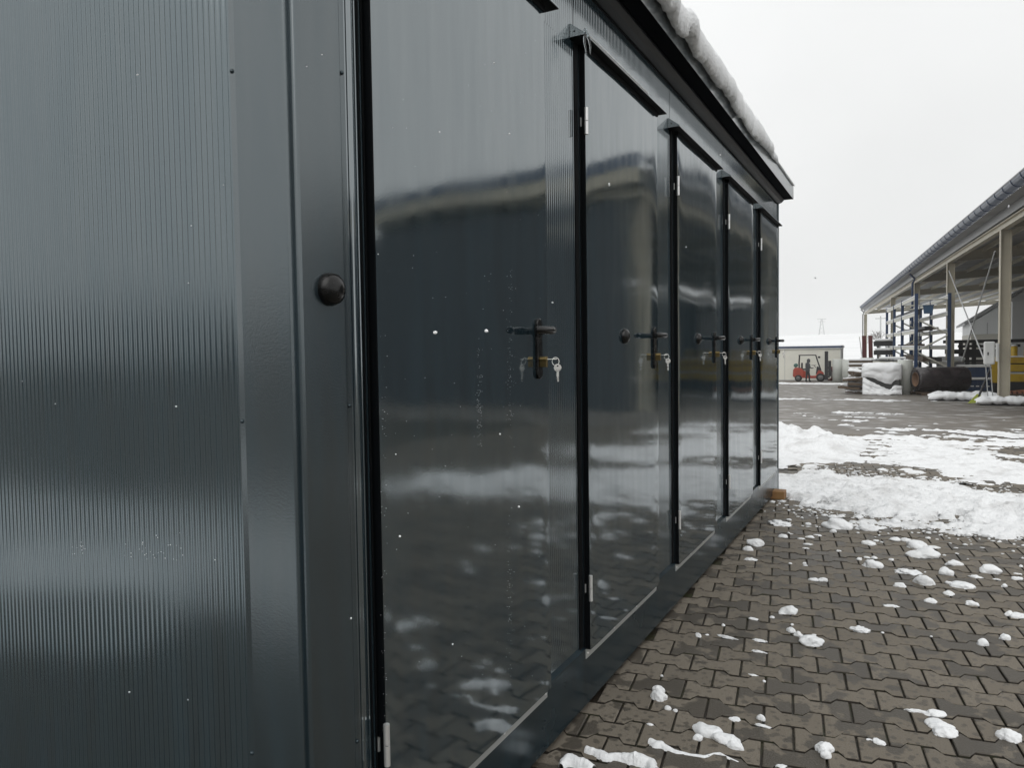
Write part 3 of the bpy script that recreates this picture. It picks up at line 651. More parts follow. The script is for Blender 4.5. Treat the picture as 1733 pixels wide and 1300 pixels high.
# ------------------------------------------------------------------ falling snowflakes
FL = [(233, 126, 6, 3), (298, 688, 6, 3), (545, 92, 3.4, 2.2), (519, 112, 3, 1.5), (737, 563, 7, 5.5), (823, 560, 6.5, 5.5), (219, 1172, 3.2, 3), (594, 1047, 2.6, 3.6), (744, 223, 2.2, 2.2), (862, 226, 2.2, 2.2), (836, 106, 2, 2), (318, 1185, 2, 2), (319, 479, 2.2, 2), (878, 858, 3.5, 3), (677, 908, 4, 3.5), (766, 1091, 2.6, 2.6), (1031, 312, 2.2, 5), (846, 735, 3, 3), (670, 769, 2.2, 2.2), (364, 948, 2.2, 2.2), (935, 512, 3.2, 2.4), (1161, 418, 2, 2), (1380, 470, 2.4, 2.4), (1707, 349, 1.6, 3.4), (1219, 262, 2, 2), (640, 430, 1.6, 2)]
FLN = ['largest pale flake high before the ribbed end wall', 'bright elongated flake low before the ribbed end wall', 'small bright flake before the corner post near its top', 'faint flake just below left of the corner post flake', 'left one of two bright flakes before the first door at handle height', 'right one of two bright flakes before the first door at handle height', 'small flake low before the ribbed wall, nearest the bottom', 'narrow flake low beside the first door frame', 'small flake high on the left half of the first door', 'small flake high on the right half of the first door', 'smallest flake at the top of the first door', 'dim flake low on the ribbed wall right of its brightest low neighbour', 'tiny flake halfway up the ribbed wall', 'slanting flake before the snow reflection in the first door', 'round flake low left on the first door', 'round flake low in the middle of the first door', 'upright flake before the roofline reflection in the second door', 'flake before the dark ground reflection in the first door', 'tiny flake left of the snow reflection in the first door', 'tiny flake beside the droplets low on the ribbed wall', 'flake before the ribbed panel right of the first handle', 'tiny flake before the third door above its handle', 'flake against the pale sky left of the hangar', 'upright flake before the hangar gutter', 'tiny flake before the eaves above the fourth door', 'tiny flake below the roofline reflection at the first door edge']
for k, (x, y, w, h) in enumerate(FL):
    if x < 480: Y = 0.93
    elif x < 640: Y = 1.0
    elif x > 1350: Y = 6.0
    else: Y = 0.5*atX(x, y, WX).y
    p = at(x, y, Y); s = Y/FOC*1.4
    bm = bmesh.new(); bmesh.ops.create_icosphere(bm, subdivisions=1, radius=1)
    for v in bm.verts: v.co = Vector((v.co.x*w*s*0.5, v.co.y*h*s*0.5, v.co.z*h*s*0.5))*(1+0.35*noise.noise(v.co*2+Vector((k, 0, 0))))
    me = bpy.data.meshes.new('snowflake'); bm.to_mesh(me); bm.free(); me.materials.append(M['snow'])
    ob = bpy.data.objects.new('snowflake', me); COL.objects.link(ob); ob.location = p
    tag(ob, FLN[k], 'snowflake', 'falling snowflakes')

# ------------------------------------------------------------------ snow lumps on the paving
LUMPS = []
for zx, zy, w, h in [(75, 185, 140, 42), (470, 195, 200, 80), (440, 238, 50, 28), (665, 212, 135, 60), (435, 138, 60, 30), (380, 127, 45, 20), (500, 133, 45, 20), (615, 140, 60, 18), (228, 145, 25, 20), (225, 75, 20, 20), (295, 72, 25, 20), (865, 175, 70, 35), (650, 170, 35, 15), (740, 205, 30, 12), (1005, 178, 60, 22), (1070, 207, 60, 35), (970, 220, 35, 10), (1243, 243, 35, 22), (1297, 255, 35, 18), (1490, 270, 65, 30), (270, 188, 40, 22), (232, 200, 20, 10), (275, 205, 40, 8), (330, 205, 20, 10), (100, 270, 70, 30), (140, 248, 25, 12), (285, 275, 60, 22), (335, 263, 55, 10), (225, 286, 50, 10), (268, 323, 65, 14), (255, 350, 40, 12), (680, 318, 85, 38), (728, 300, 40, 18), (853, 292, 75, 30), (932, 295, 65, 30), (1005, 332, 125, 62), (1052, 392, 165, 68), (1118, 345, 75, 18), (480, 370, 35, 16), (618, 425, 35, 30), (668, 415, 42, 20), (718, 417, 45, 25), (835, 430, 35, 18), (708, 462, 115, 62), (148, 455, 28, 18), (245, 452, 32, 18), (252, 467, 35, 8), (938, 513, 140, 38), (1062, 513, 15, 10), (1205, 517, 80, 58), (1262, 452, 102, 45), (1280, 387, 25, 8), (1500, 503, 120, 58), (1405, 545, 75, 22), (1225, 588, 45, 25), (1063, 578, 120, 72), (1318, 605, 140, 48), (1550, 562, 40, 12), (1685, 557, 65, 26), (1690, 525, 45, 12), (1600, 608, 35, 28), (1712, 470, 25, 35), (305, 565, 65, 30), (368, 567, 65, 32), (888, 602, 75, 38), (1222, 658, 65, 35), (1107, 708, 75, 40), (1383, 728, 85, 38), (132, 775, 115, 68), (85, 792, 35, 20), (30, 818, 30, 15), (830, 742, 85, 16), (1635, 798, 60, 50), (1695, 812, 90, 40), (163, 868, 25, 20)]:
    LUMPS.append((1300+zx/4.0023, 840+zy/4.0023, w/4.0023, h/4.0023))
for zx, zy, w, h in [(657, 163, 70, 35), (627, 187, 42, 22), (640, 228, 50, 14), (430, 532, 28, 24), (465, 530, 20, 8), (545, 540, 80, 9), (530, 490, 18, 20), (650, 466, 40, 14), (725, 460, 20, 12), (800, 512, 35, 30), (830, 528, 40, 32), (882, 558, 90, 44), (805, 490, 14, 12), (893, 530, 20, 8), (675, 552, 50, 12), (670, 597, 60, 8), (1080, 510, 70, 22), (1565, 565, 42, 34), (1657, 542, 35, 32), (1362, 537, 12, 8), (1167, 522, 14, 8), (272, 775, 72, 52), (271, 750, 54, 46), (308, 823, 34, 24), (337, 833, 22, 18), (235, 888, 32, 16), (470, 912, 125, 66), (540, 945, 125, 66), (575, 972, 70, 46), (428, 942, 45, 40), (575, 868, 48, 22), (680, 862, 36, 34), (688, 893, 60, 12), (693, 712, 16, 30), (645, 690, 40, 9), (1375, 845, 75, 36), (1305, 836, 80, 12), (1390, 892, 95, 44), (1420, 920, 85, 46), (1672, 938, 70, 50), (1150, 958, 50, 26), (1112, 950, 30, 10), (935, 985, 68, 58), (940, 1012, 45, 40), (760, 1055, 50, 14), (283, 690, 14, 30)]:
    LUMPS.append((1000+zx/2.3643, 850+zy/2.3643, w/2.3643, h/2.3643))
BIG = {}
def named(px, py, text): BIG[min(range(len(LUMPS)), key=lambda k: abs(LUMPS[k][0]-px)+abs(LUMPS[k][1]-py))] = text
named(1417, 889, 'long smooth snow lump just in front of the snow bank')
named(1466, 893, 'oval snow lump right of the long smooth one near the bank')
named(1319, 886, 'flat snow lump beside the container base near the timber block')
named(1551, 923, 'smooth rounded snow lump, upper of the touching pair in the middle')
named(1563, 938, 'knobbly snow lump, lower of the touching pair in the middle')
named(1477, 955, 'pointed snow lump below three small crumbs on grey pavers')
named(1534, 968, 'low bone shaped strip of snow on grey pavers')
named(1601, 969, 'tall knobby snow lump with a small spur on grey pavers')
named(1615, 953, 'smooth half round snow lump alone on grey pavers')
named(1675, 966, 'broad snow lump nearest the right edge with a curved back')
named(1565, 984, 'plump angular snow lump with the flat shaded left side')
named(1629, 991, 'long flat double snow lump near the right side')
named(1522, 990, 'small dome of snow left of the plump angular lump')
named(1576, 1017, 'small dome of snow below the plump angular lump')
named(1645, 1022, 'small wedge of snow alone right of the lower dome')
named(1333, 1034, 'angular snow lump leaning beside a pale wet paver')
named(1708, 1040, 'rough snow lump cut near the right edge, in front of its flat neighbour')
named(1278, 919, 'triangular snow lump nearest the middle of the base rail')
named(1373, 1086, 'largest bead of the chain of three snow lumps')
named(1351, 1073, 'middle bead of the chain of three snow lumps')
named(1338, 1066, 'smallest bead of the chain of three snow lumps')
named(1115, 1178, 'lower ball of the snow heap shaped like a small snowman')
named(1114.6, 1167, 'upper ball of the snow heap shaped like a small snowman')
named(1199, 1236, 'left hump of the biggest curved snow lump in the foreground')
named(1228, 1250, 'middle hump of the biggest curved snow lump in the foreground')
named(1243, 1261, 'right tail of the biggest curved snow lump in the foreground')
named(1181, 1248, 'round snow ball touching the biggest curved lump')
named(1581, 1207, 'oval snow lump at the end of a thin streak, lower right')
named(1588, 1227, 'left half of the star shaped snow lump, lower right')
named(1600, 1239, 'right half of the star shaped snow lump, lower right')
named(1707, 1247, 'crusty snow lump by the right edge, lower right')
named(1395, 1267, 'upright snow lump near the bottom edge with a narrow foot')
named(1288, 1215, 'mushroom shaped snow stub left of a paver joint')
named(1662, 1089, 'ragged snow lump standing on a paver joint at the right')
named(1701, 1079, 'slanting snow chip near the right edge')
ANCH = {(1417, 889): 'long smooth lump', (1466, 893): 'oval bank lump', (1319, 886): 'flat lump near timber', (1551, 923): 'smooth paired lump', (1563, 938): 'knobbly paired lump', (1477, 955): 'pointed lump', (1534, 968): 'bone shaped strip', (1601, 969): 'tall knobby lump', (1615, 953): 'half round lump', (1675, 966): 'curved edge lump', (1565, 984): 'plump angular lump', (1629, 991): 'long flat double lump', (1522, 990): 'upper small dome', (1576, 1017): 'lower small dome', (1645, 1022): 'small lone wedge', (1333, 1034): 'angular leaning lump', (1708, 1040): 'rough edge lump', (1278, 919): 'triangular lump', (1373, 1086): 'largest chain bead', (1338, 1066): 'smallest chain bead', (1115, 1178): 'little snowman heap', (1199, 1236): 'biggest curved lump', (1243, 1261): 'curved tail lump', (1581, 1207): 'streaked oval lump', (1588, 1227): 'star shaped lump', (1707, 1247): 'crusty lump', (1395, 1267): 'upright narrow footed lump', (1288, 1215): 'mushroom shaped stub', (1662, 1089): 'ragged lump on a joint'}
AUTO = {}; cnt_ = {}
order_ = []
for k in range(len(LUMPS)):
    if k in BIG: continue
    a = min(ANCH, key=lambda q: math.hypot(LUMPS[k][0]-q[0], 1.6*(LUMPS[k][1]-q[1]))); dx, dy = LUMPS[k][0]-a[0], LUMPS[k][1]-a[1]
    order_.append((math.hypot(dx, 1.6*dy), k, a, dx, dy))
for d_, k, a, dx, dy in sorted(order_):
    hor = 'left of' if dx < 0 else 'right of'; ver = 'beyond' if dy < 0 else 'in front of'
    rel = hor if abs(dx) > 3.5*abs(dy) else ver if abs(dy)*2 > abs(dx)*2.5 else (ver.replace(' of', '')+' and '+hor)
    key = (a, rel); n_ = cnt_.get(key, 0); cnt_[key] = n_+1; w, h = LUMPS[k][2:]
    kind_ = 'flat snow scrap' if h/w < 0.32 else 'round snow crumb' if h/w > 0.7 else 'small snow crumb'
    pos_ = ['just ', 'next out, ', 'third out, ', 'fourth out, ', 'fifth out, ', 'sixth out, ', 'seventh out, ', 'eighth out, '][min(n_, 7)]
    AUTO[k] = kind_+' '+pos_+rel+' the '+ANCH[a]
for k, (x, y, w, h) in enumerate(LUMPS):
    dep = at_ground(x, y+h*0.25); r_ = dep.length; sc = dep.y/FOC*0.93
    Wd = w*sc; ys_ = 0.7*Wd; sn = (EYE-gz(dep.y))/math.hypot(dep.x, dep.y)
    Ht = h*sc*0.95-0.5*ys_*sn; Ht = max(0.10*Wd, min(0.62*Wd, Ht))
    if h/w < 0.25: ys_ = min(ys_, h*sc/sn*0.9); Ht = min(Ht, 0.25*Wd)
    bm = bmesh.new(); bmesh.ops.create_icosphere(bm, subdivisions=4 if w > 20 else 3 if w > 8 else 2, radius=1)
    sd_ = Vector((k*3.7, k*1.3, 0))
    for v in bm.verts:
        c = v.co.copy(); f = 1+0.42*noise.noise(c*0.9+sd_)+0.16*noise.noise(c*2.1+sd_)+0.045*noise.noise(c*5+sd_)*(1 if k % 3 else 2.2)+0.012*noise.noise(c*14+sd_)+(0.38*noise.noise(c*2.6+sd_*2)+0.2*noise.noise(c*5.2+sd_) if h/w < 0.32 else 0)
        q = c*f; zz = q.z
        if zz < -0.15: zz = -0.15-(zz+0.15)*0.1
        v.co = Vector((q.x*Wd*0.5, q.y*ys_*0.5, (zz+0.12)*Ht*0.85))
    me = bpy.data.meshes.new('snow_lump'); bm.to_mesh(me); bm.free(); me.materials.append(M['snow'])
    me.polygons.foreach_set('use_smooth', [True]*len(me.polygons))
    ob = bpy.data.objects.new('snow_lump', me); COL.objects.link(ob); ob.location = (dep.x, dep.y+0.1*ys_, dep.z-0.002); ob.rotation_euler = (0, 0, random.uniform(-.3, .3))
    tag(ob, BIG.get(k) or AUTO[k], 'snow lump', 'snow lumps scattered on the paving')
def snow_strip(pts, wid, hgt, label, seed):
    P = [at_ground(*p) for p in pts]; dense = []
    for a, b in zip(P[:-1], P[1:]):
        for t in np.linspace(0, 1, 14, endpoint=False): dense.append(a.lerp(b, t))
    dense.append(P[-1]); n = len(dense); vs = []; fs = []; m = 7
    for i, p in enumerate(dense):
        d = (dense[min(i+1, n-1)]-dense[max(i-1, 0)]).normalized(); s = Vector((-d.y, d.x, 0)); t = i/(n-1)
        w = np.interp(t, np.linspace(0, 1, len(wid)), wid)*(0.85+0.35*fb(i*0.07, seed)); hh = np.interp(t, np.linspace(0, 1, len(wid)), hgt)*(0.95+0.25*fb(i*0.08, seed+5))
        w = max(w, .003); off = s*0.4*w*fb(i*0.05, seed+9, 0, 2)
        for j in range(m):
            u = -1+2*j/(m-1); vs.append(p+off+s*u*w*0.5*(1+0.22*fb(i*.12, (0 if u < 0 else 9)+seed, seed, 3))+Vector((0, 0, max(0, 1-u*u)**0.6*max(hh, 0.002)-0.003)))
    for i in range(n-1):
        for j in range(m-1): fs.append((i*m+j, i*m+j+1, (i+1)*m+j+1, (i+1)*m+j))
    b = MB(); b.add(vs, fs, True); ob = b.build('snow_strip', M['snow'], None, P[0]); tag(ob, label, 'snow', 'melting snow strips on the foreground paving')
snow_strip([(1099, 1257), (1118, 1264), (1140, 1272), (1165, 1277), (1190, 1280), (1218, 1276), (1250, 1290)], [0.03, 0.045, 0.03, 0.02, 0.018, 0.02, 0.01], [0.018, 0.02, 0.008, 0.005, 0.005, 0.005, 0.003], 'thin melting streak of snow below the biggest curved lump', 1.0)
snow_strip([(992, 1271), (1008, 1277), (1030, 1284), (1050, 1284), (1075, 1287), (1095, 1297), (1110, 1310)], [0.035, 0.04, 0.042, 0.045, 0.06, 0.06, 0.05], [0.02, 0.02, 0.02, 0.022, 0.03, 0.03, 0.02], 'long thick strip of snow at the bottom edge beside the base rail', 2.0)
snow_strip([(950, 1302), (965, 1294), (985, 1296), (1005, 1304)], [0.03, 0.06, 0.06, 0.04], [0.02, 0.035, 0.03, 0.02], 'rounded end of snow cut by the bottom edge of the picture', 3.0)

# ------------------------------------------------------------------ open hangar on the right
DH = Vector((-0.104, 1.0, 0)).normalized(); DP = Vector((DH.y, -DH.x, 0))      # along eaves (away), and back from the yard
C0 = at_ground(1690, 684); C0.z = gz(C0.y)
def hz_at(x, y):      # height of a picture point on the hangar's front plane
    d = Vector(raydir(x, y)); n = DP; k = (C0-Vector((0, 0, EYE))).dot(n)/d.dot(n); return Vector((0, 0, EYE))+d*k
ZBEAM0, ZBEAM1 = hz_at(1690, 391).z, hz_at(1690, 379).z
ZF0, ZF1, ZG1 = hz_at(1690, 376).z, hz_at(1690, 358).z, hz_at(1690, 341).z
SCL = C0.y/1275
us = [(hz_at(x, 588)-C0).dot(DH) for x in (1690, 1601, 1546, 1507, 1462)]
U0, U1, DEPTH = -13.0, us[-1]+0.35, 17.0
hang = empty('open_hangar', C0, 'large open beige steel hangar with blue guttered eaves at the right', 'hangar')
OH = tuple(C0)
def hp(u, p, z): return C0+DH*u+DP*p+Vector((0, 0, z-C0.z))
def hpart(name, b, m): return b.build(name, m, hang, OH)
HF = Matrix(((DP.x, DH.x, 0, C0.x), (DP.y, DH.y, 0, C0.y), (0, 0, 1, 0), (0, 0, 0, 1)))   # local (p,u,z) to world
allu = [U0+0.3]+us
RISE = 0.05
for u in allu:
    zb = gz(hp(u, 0, 0).y)
    for p in (0.18, DEPTH-0.3):
        b = MB(); b.ibeam(hp(u, p, zb-0.1), hp(u, p, ZBEAM0+(RISE*p if p > 1 else 0)), 0.24, 0.36, 0.03, up=DP); hpart('column', b, M['beige'])
    b = MB(); b.ibeam(hp(u, 0.4, ZBEAM1+0.05), hp(u, DEPTH-0.1, ZBEAM1+0.05+RISE*DEPTH), 0.2, 0.5, 0.03); hpart('rafter', b, M['beige'])
b = MB(); b.ibeam(hp(U0, 0.12, (ZBEAM0+ZBEAM1)/2), hp(U1, 0.12, (ZBEAM0+ZBEAM1)/2), 0.22, ZBEAM1-ZBEAM0, 0.03); hpart('eaves_beam', b, M['beige'])
b = MB(); b.ibeam(hp(U0, DEPTH-0.3, ZBEAM1+RISE*DEPTH-.5), hp(U1, DEPTH-0.3, ZBEAM1+RISE*DEPTH-.5), 0.2, 0.5, 0.03); hpart('rear_beam', b, M['beige'])
b = MB(); b.ibeam(hp(U0+0.1, 0.2, (ZBEAM0+ZBEAM1)/2), hp(U0+0.1, DEPTH, (ZBEAM0+ZBEAM1)/2+RISE*DEPTH), 0.22, ZBEAM1-ZBEAM0, 0.03); hpart('gable_beam', b, M['beige'])
# corrugated roof deck
def deck(p0, p1, ua, ub, zt, name, m):
    b = MB(); vs = []; n = int((ub-ua)/0.25)*2
    for p in (p0, p1):
        for i in range(n+1): vs.append(hp(ua+(ub-ua)*i/n, p, zt+RISE*p+(0.035 if i % 2 else 0)))
    k = n+1; b.add(vs, [(i, i+1, k+i+1, k+i) for i in range(n)]); return hpart(name, b, m)
ZD = ZF0+0.32
deck(-0.45, 4.2, U0-0.3, U1, ZD, 'roof_sheet', M['roofgrey'])
deck(4.2, 5.6, U0-0.3, U1, ZD, 'rooflight', M['translucent'])
deck(5.6, 10.5, U0-0.3, U1, ZD, 'roof_sheet', M['roofgrey'])
deck(10.5, 11.9, U0-0.3, U1, ZD, 'rooflight', M['translucent'])
deck(11.9, DEPTH+0.4, U0-0.3, U1, ZD, 'roof_sheet', M['roofgrey'])
for p in (1.6, 3.1, 4.9, 6.7, 8.5, 10.3, 12.1, 13.9, 15.6):
    b = MB(); b.ibeam(hp(U0, p, ZD-0.14+RISE*p), hp(U1, p, ZD-0.14+RISE*p), 0.09, 0.22, 0.02); hpart('purlin', b, M['beige'])
b = MB(); b.box((-0.02, U0-0.3, ZF0), (0.02, U1, ZF1), HF); hpart('fascia', b, M['zincsheet'])
b = MB(); b.box((0.0, U0-0.34, ZF0), (DEPTH, U0-0.30, ZF1), HF); hpart('gable_fascia', b, M['beige'])
b = MB(); b.box((-0.02, U0-0.36, ZF1+0.002), (DEPTH, U0-0.30, ZG1), HF); hpart('gable_trim', b, M['bluegrey'])
# gutter: half round trough + brackets
gr = (ZG1-ZF1)*0.62; zg = ZG1-0.03; gc = -0.06-gr
b = MB(); vs = []; fs = []; sec = [(gc+gr*math.cos(a), zg+gr*math.sin(a)) for a in np.linspace(PI, 2*PI, 9)]+[(gc+gr*0.93, zg), ]+[(gc+gr*0.93*math.cos(a), zg+gr*0.93*math.sin(a)) for a in np.linspace(2*PI-.05, PI, 9)]
b.prism(sec, 'y', U0-0.3, U1+0.1); b.v = [tuple(HF@Vector((v[0], v[1], v[2]))) for v in b.v]; hpart('gutter', b, M['bluegrey'])
b = MB(); b.box((gc-gr-0.012, U0-0.3, zg-0.02), (gc-gr+0.02, U1+0.1, zg+0.025), HF); hpart('gutter_lip', b, M['zincsheet'])
u = -8.6
while u < U1:
    b = MB(); sec = [(gc+gr*1.09*math.cos(a), zg+gr*1.09*math.sin(a)) for a in np.linspace(PI, 2*PI, 8)]+[(gc+gr*1.005*math.cos(a), zg+gr*1.005*math.sin(a)) for a in np.linspace(2*PI, PI, 8)]
    b.prism(sec, 'y', u, u+0.07); b.v = [tuple(HF@Vector(v)) for v in b.v]; hpart('gutter_bracket', b, M['bluegrey']); u += 1.18
# downpipes
def downpipe(u, m, zend, off=0.0):
    b = MB(); b.tube([hp(u, gc, zg-gr*0.9), hp(u, gc, zg-gr-0.25), hp(u, gc+0.3, zg-gr-0.55), hp(u, -0.14, zg-gr-0.85), hp(u, -0.14, zg-gr-1.4), hp(u, -0.14, zend)], 0.075, 10); hpart('downpipe', b, m)
downpipe(us[2]-0.45, M['blue'], gz(hp(us[2], 0, 0).y)+0.1); downpipe(us[4]+0.15, M['zincsheet'], gz(hp(us[4], 0, 0).y)+0.1)
# dark cladding on the near gable; unseen rear wall added to darken door reflections
b = MB(); zg0 = gz(hp(U0, 0, 0).y)-0.1; n = 90; vs = []
for z in (zg0, ZBEAM0-0.01):
    for i in range(n+1): vs.append(hp(U0+0.04+(0.035 if i % 2 else 0), 0.4+(DEPTH-0.4)*i/n, z))
b.add(vs, [(i, i+1, n+2+i, n+1+i) for i in range(n)]); hpart('gable_cladding', b, M['darkclad'])
b = MB(); vs = []
for z in (zg0-0.4, ZBEAM1+RISE*DEPTH-0.8):
    for i in range(n+1): vs.append(hp(U0+0.1+(U1-U0-14)*i/n, DEPTH+0.05+(0.035 if i % 2 else 0), z))
b.add(vs, [(i, i+1, n+2+i, n+1+i) for i in range(n)]); hpart('added_rear_wall', b, M['rearadded'])
# wind bracing between the first two columns
pa, pb = hz_at(1606, 458), hz_at(1667, 612); b = MB(); b.tube([pa, pb], 0.03, 6); hpart('brace_rod', b, M['mast'])
pa, pb = hz_at(1684, 425), hz_at(1628, 612); b = MB(); b.tube([pa, pb], 0.03, 6); hpart('brace_rod', b, M['mast'])

# ------------------------------------------------------------------ goods standing about the yard
def gnd(x, y): p = at_ground(x, y); return p
def local_frame(p): return p.y/FOC*math.sqrt(1+(p.x/p.y)**2)*1.0     # rough metres per picture pixel at p
def depthscale(p):
    c = RW.T@(np.array([p[0], p[1], p[2]-EYE])); return -c[2]/FOC
# grey upright pipe
def upright_pipe(x, y, wpx, hpx, label, m, group=None):
    p = gnd(x, y); s = depthscale(p); r = wpx*s/2; h = hpx*s
    b = MB(); b.lathe([(r*0.85, 0.0), (r, 0.0), (r, h-0.02), (r*0.985, h), (r*0.9, h), (r*0.88, h-0.02), (r*0.88, 0.05)], (0, 0, 0), 'z', 28)
    ob = b.build('upright_pipe', m, loc=p); tag(ob, label, 'pipe', group); return p, s
upright_pipe(1531.5, 667, 23, 58, 'smooth pale grey pipe standing upright beside the dark lying roll', M['palepipe'], 'pale pipes standing upright')
pc1, s1 = upright_pipe(1419, 646, 19, 38, 'wide pale pipe standing just right of the red forklift', M['palepipe'], 'pale pipes standing upright')
upright_pipe(1436, 647, 20, 38, 'wide pale pipe standing behind the snowy plank pile', M['palepipe'], 'pale pipes standing upright')
p_ = at(1470, 622, 46.0); p_.z = gz(46)
upright_pipe(1467, 655.5, 21, 50, 'short pale pipe behind the snow covered bundle, left one', M['palepipe'], 'pale pipes standing upright')
upright_pipe(1487, 655.0, 19, 48, 'greyer pipe behind the snow covered bundle, right one', M['mast'], 'pale pipes standing upright')
for (x, y, w) in ():
    p = gnd(x, 646); s = depthscale(p); b = MB(); hh = 38*s
    b.lathe([(w*s*0.5, hh), (w*s*0.45, hh+0.06), (w*s*0.25, hh+0.10), (0, hh+0.11)], (0, 0, 0), 'z', 18); ob = b.build('snow_cap', M['snow'], loc=p)
    tag(ob, 'round cap of snow on the wide pale pipe '+('nearest the forklift' if x < 1425 else 'behind the plank pile'), 'snow', 'snow caps on pipes')
# rust ring between forklift and pipes
p = gnd(1405, 644); s = depthscale(p); b = MB(); b.lathe([(0.42, -0.18), (0.62, -0.18), (0.62, 0.18), (0.42, 0.18), (0.42, -0.18)], (0, 0, 0.55), 'x', 24); ob = b.build('steel_ring', M['maroon'], loc=p, bevel=0.0); tag(ob, 'rusty red ring standing on edge between forklift and pale pipe', 'ring')
ob.rotation_euler = (0, 0, 0.9)
# dark lying roll
pr_ = at(1549, 662, 41.0); pr_.z = gz(41.0)+0.16; s = depthscale(pr_); R_ = 20.5*s
roll = empty('membrane_roll', pr_, 'big dark shiny wrapped roll lying on a pallet', 'roll', rz=math.radians(24))
b = MB(); b.lathe([(R_*0.60, 0.002), (R_*0.95, 0.0), (R_, 0.05), (R_, 2.25), (R_*0.95, 2.32), (R_*0.6, 2.31)], (0, 0, R_), 'x', 36); b.build('wrapping', M['roll'], roll)
b = MB(); b.lathe([(R_*0.60, -0.01), (R_*0.60, 2.315), (R_*0.52, 2.315), (R_*0.52, -0.01), (R_*0.60, -0.01)], (0, 0, R_), 'x', 28); b.build('core', M['card'], roll)
pp = pr_.copy(); pp.z = gz(41.0)
pal = empty('pallet', pp, 'plain wooden pallet under the dark roll', 'pallet', 'pallets by the hangar', rz=math.radians(24))
def pallet_parts(root, L_, W_, h=0.14, m=M['wood']):
    for y in (-W_/2+0.06, 0, W_/2-0.06):
        b = MB(); b.box((0.05, y-0.05, 0), (L_-0.05, y+0.05, h-0.03)); b.build('bearer', m, root)
    n = 9
    for k in range(n):
        x = 0.06+(L_-0.12)*k/(n-1); b = MB(); b.box((x-0.055, -W_/2, h-0.029), (x+0.055, W_/2, h)); b.build('plank', m, root)
pallet_parts(pal, 2.3, 1.2)
# snow covered bundle with a dark slit
pbun = gnd(1491, 668); s = depthscale(pbun); bw, bh = 58*s, 50*s
bun = empty('covered_bundle', pbun, 'bulky bundle under snow with a dark diagonal slit, left of the upright grey pipe', 'bundle')
b = MB(); b.box((-bw*0.48, 0.06, 0), (bw*0.5, 1.3, bh*0.94)); b.build('plastic_sheet', M['foil'], bun, bevel=0.08)
def blanket(name, fn, nx=40, nz=24):
    b = MB(); vs = []
    for k in range(nz+1):
        for j in range(nx+1): vs.append(fn(j/nx, k/nz))
    b.add(vs, [(k*(nx+1)+j, k*(nx+1)+j+1, (k+1)*(nx+1)+j+1, (k+1)*(nx+1)+j) for k in range(nz) for j in range(nx)], True)
    ob = b.build(name, M['snow'], bun); m = ob.modifiers.new('thick', 'SOLIDIFY'); m.thickness = 0.05; m.offset = 1.0; return ob
def low_edge(u): return np.interp(u, [0, .1, .3, .6, .75, .8, .86, 1], [0.61, 0.60, 0.56, 0.38, 0.36, 0.44, 0.50, 0.50])
def up_edge(u): return np.interp(u, [0, .05, .2, .45, .68, .74, .82, 1], [0.60, 0.57, 0.42, 0.29, 0.17, 0.20, 0.30, 0.28])
def upper(u, v):
    x = -bw*0.5+u*bw*1.02; ze = low_edge(u)*bh
    if v < 0.6: t = v/0.6; z = ze+(bh-ze)*t; y = -0.02-0.10*math.sin(t*PI)*0.7+0.06*fb(u*4, t*3, 1)+(0.25*max(0, t-0.8))
    else: t = (v-0.6)/0.4; z = bh+0.06*math.sin(t*PI)+0.04*fb(u*3, t*3, 5); y = 0.05+1.3*t
    q_ = abs(2*u-1)**5; return (x, y+0.30*q_*(1 if v < 0.6 else 0.3), z-0.10*q_*min(1, v*1.2))
def lower(u, v):
    x = -bw*0.47+u*bw*1.0; ze = up_edge(u)*bh; z = ze*(1-v)+0.0; y = -0.04-0.22*v+0.09*fb(u*4, v*3, 8)+0.06*math.sin(u*9)*v
    return (x, y+0.22*abs(2*u-1)**5, z)
blanket('snow_blanket', upper); blanket('snow_blanket', lower)
# snowy plank pile
pk = gnd(1450, 666); s = depthscale(pk)
pile = empty('plank_pile', pk, 'untidy pile of dark planks with snow between the layers, left of the covered bundle', 'planks')
rq = random.Random(11)
zc_ = 0.0
for k in range(9):
    th = rq.uniform(0.07, 0.13); gap_ = rq.choice([0.0, 0.06, 0.12])
    z = zc_; zc_ += th+gap_+0.03
    if zc_ > 1.36: break
    x0 = -0.66+0.07*k+rq.uniform(-.20, .20); x1 = 0.5+rq.uniform(-.28, .14)
    rot = Matrix.Translation((0, 0, z))@Matrix.Rotation(rq.uniform(-.45, .45), 4, 'Z')@Matrix.Rotation(rq.uniform(-.16, .10), 4, 'Y')@Matrix.Rotation(rq.uniform(-.1, .1), 4, 'X')
    b = MB(); b.box((x0, -0.25+rq.uniform(-.25, .1), 0), (x1, 0.5, th), rot); b.build('plank', M['wood'] if k != 7 else M['orangewood'], pile)
    b = MB(); vs = []; n = 30; fr = rq.uniform(-.42, -.12)
    for j in range(n+1):
        x = x0-0.02+(x1-x0+0.04)*j/n
        for q, (yy, zz) in enumerate(((fr+.02, th-0.02), (fr-.03, th+0.03), (fr+0.06, th+0.075), (0.1, th+0.085), (0.45, th+0.08))): vs.append(rot@Vector((x, yy+0.10*fb(x*3, k, q*.3), max(th-.05, zz+0.07*fb(x*3.5, q*.5, k+3)))))
    b.add(vs, [(j*5+q, j*5+q+1, j*5+q+6, j*5+q+5) for j in range(n) for q in range(4)], True); b.build('snow_layer', M['snow'], pile)
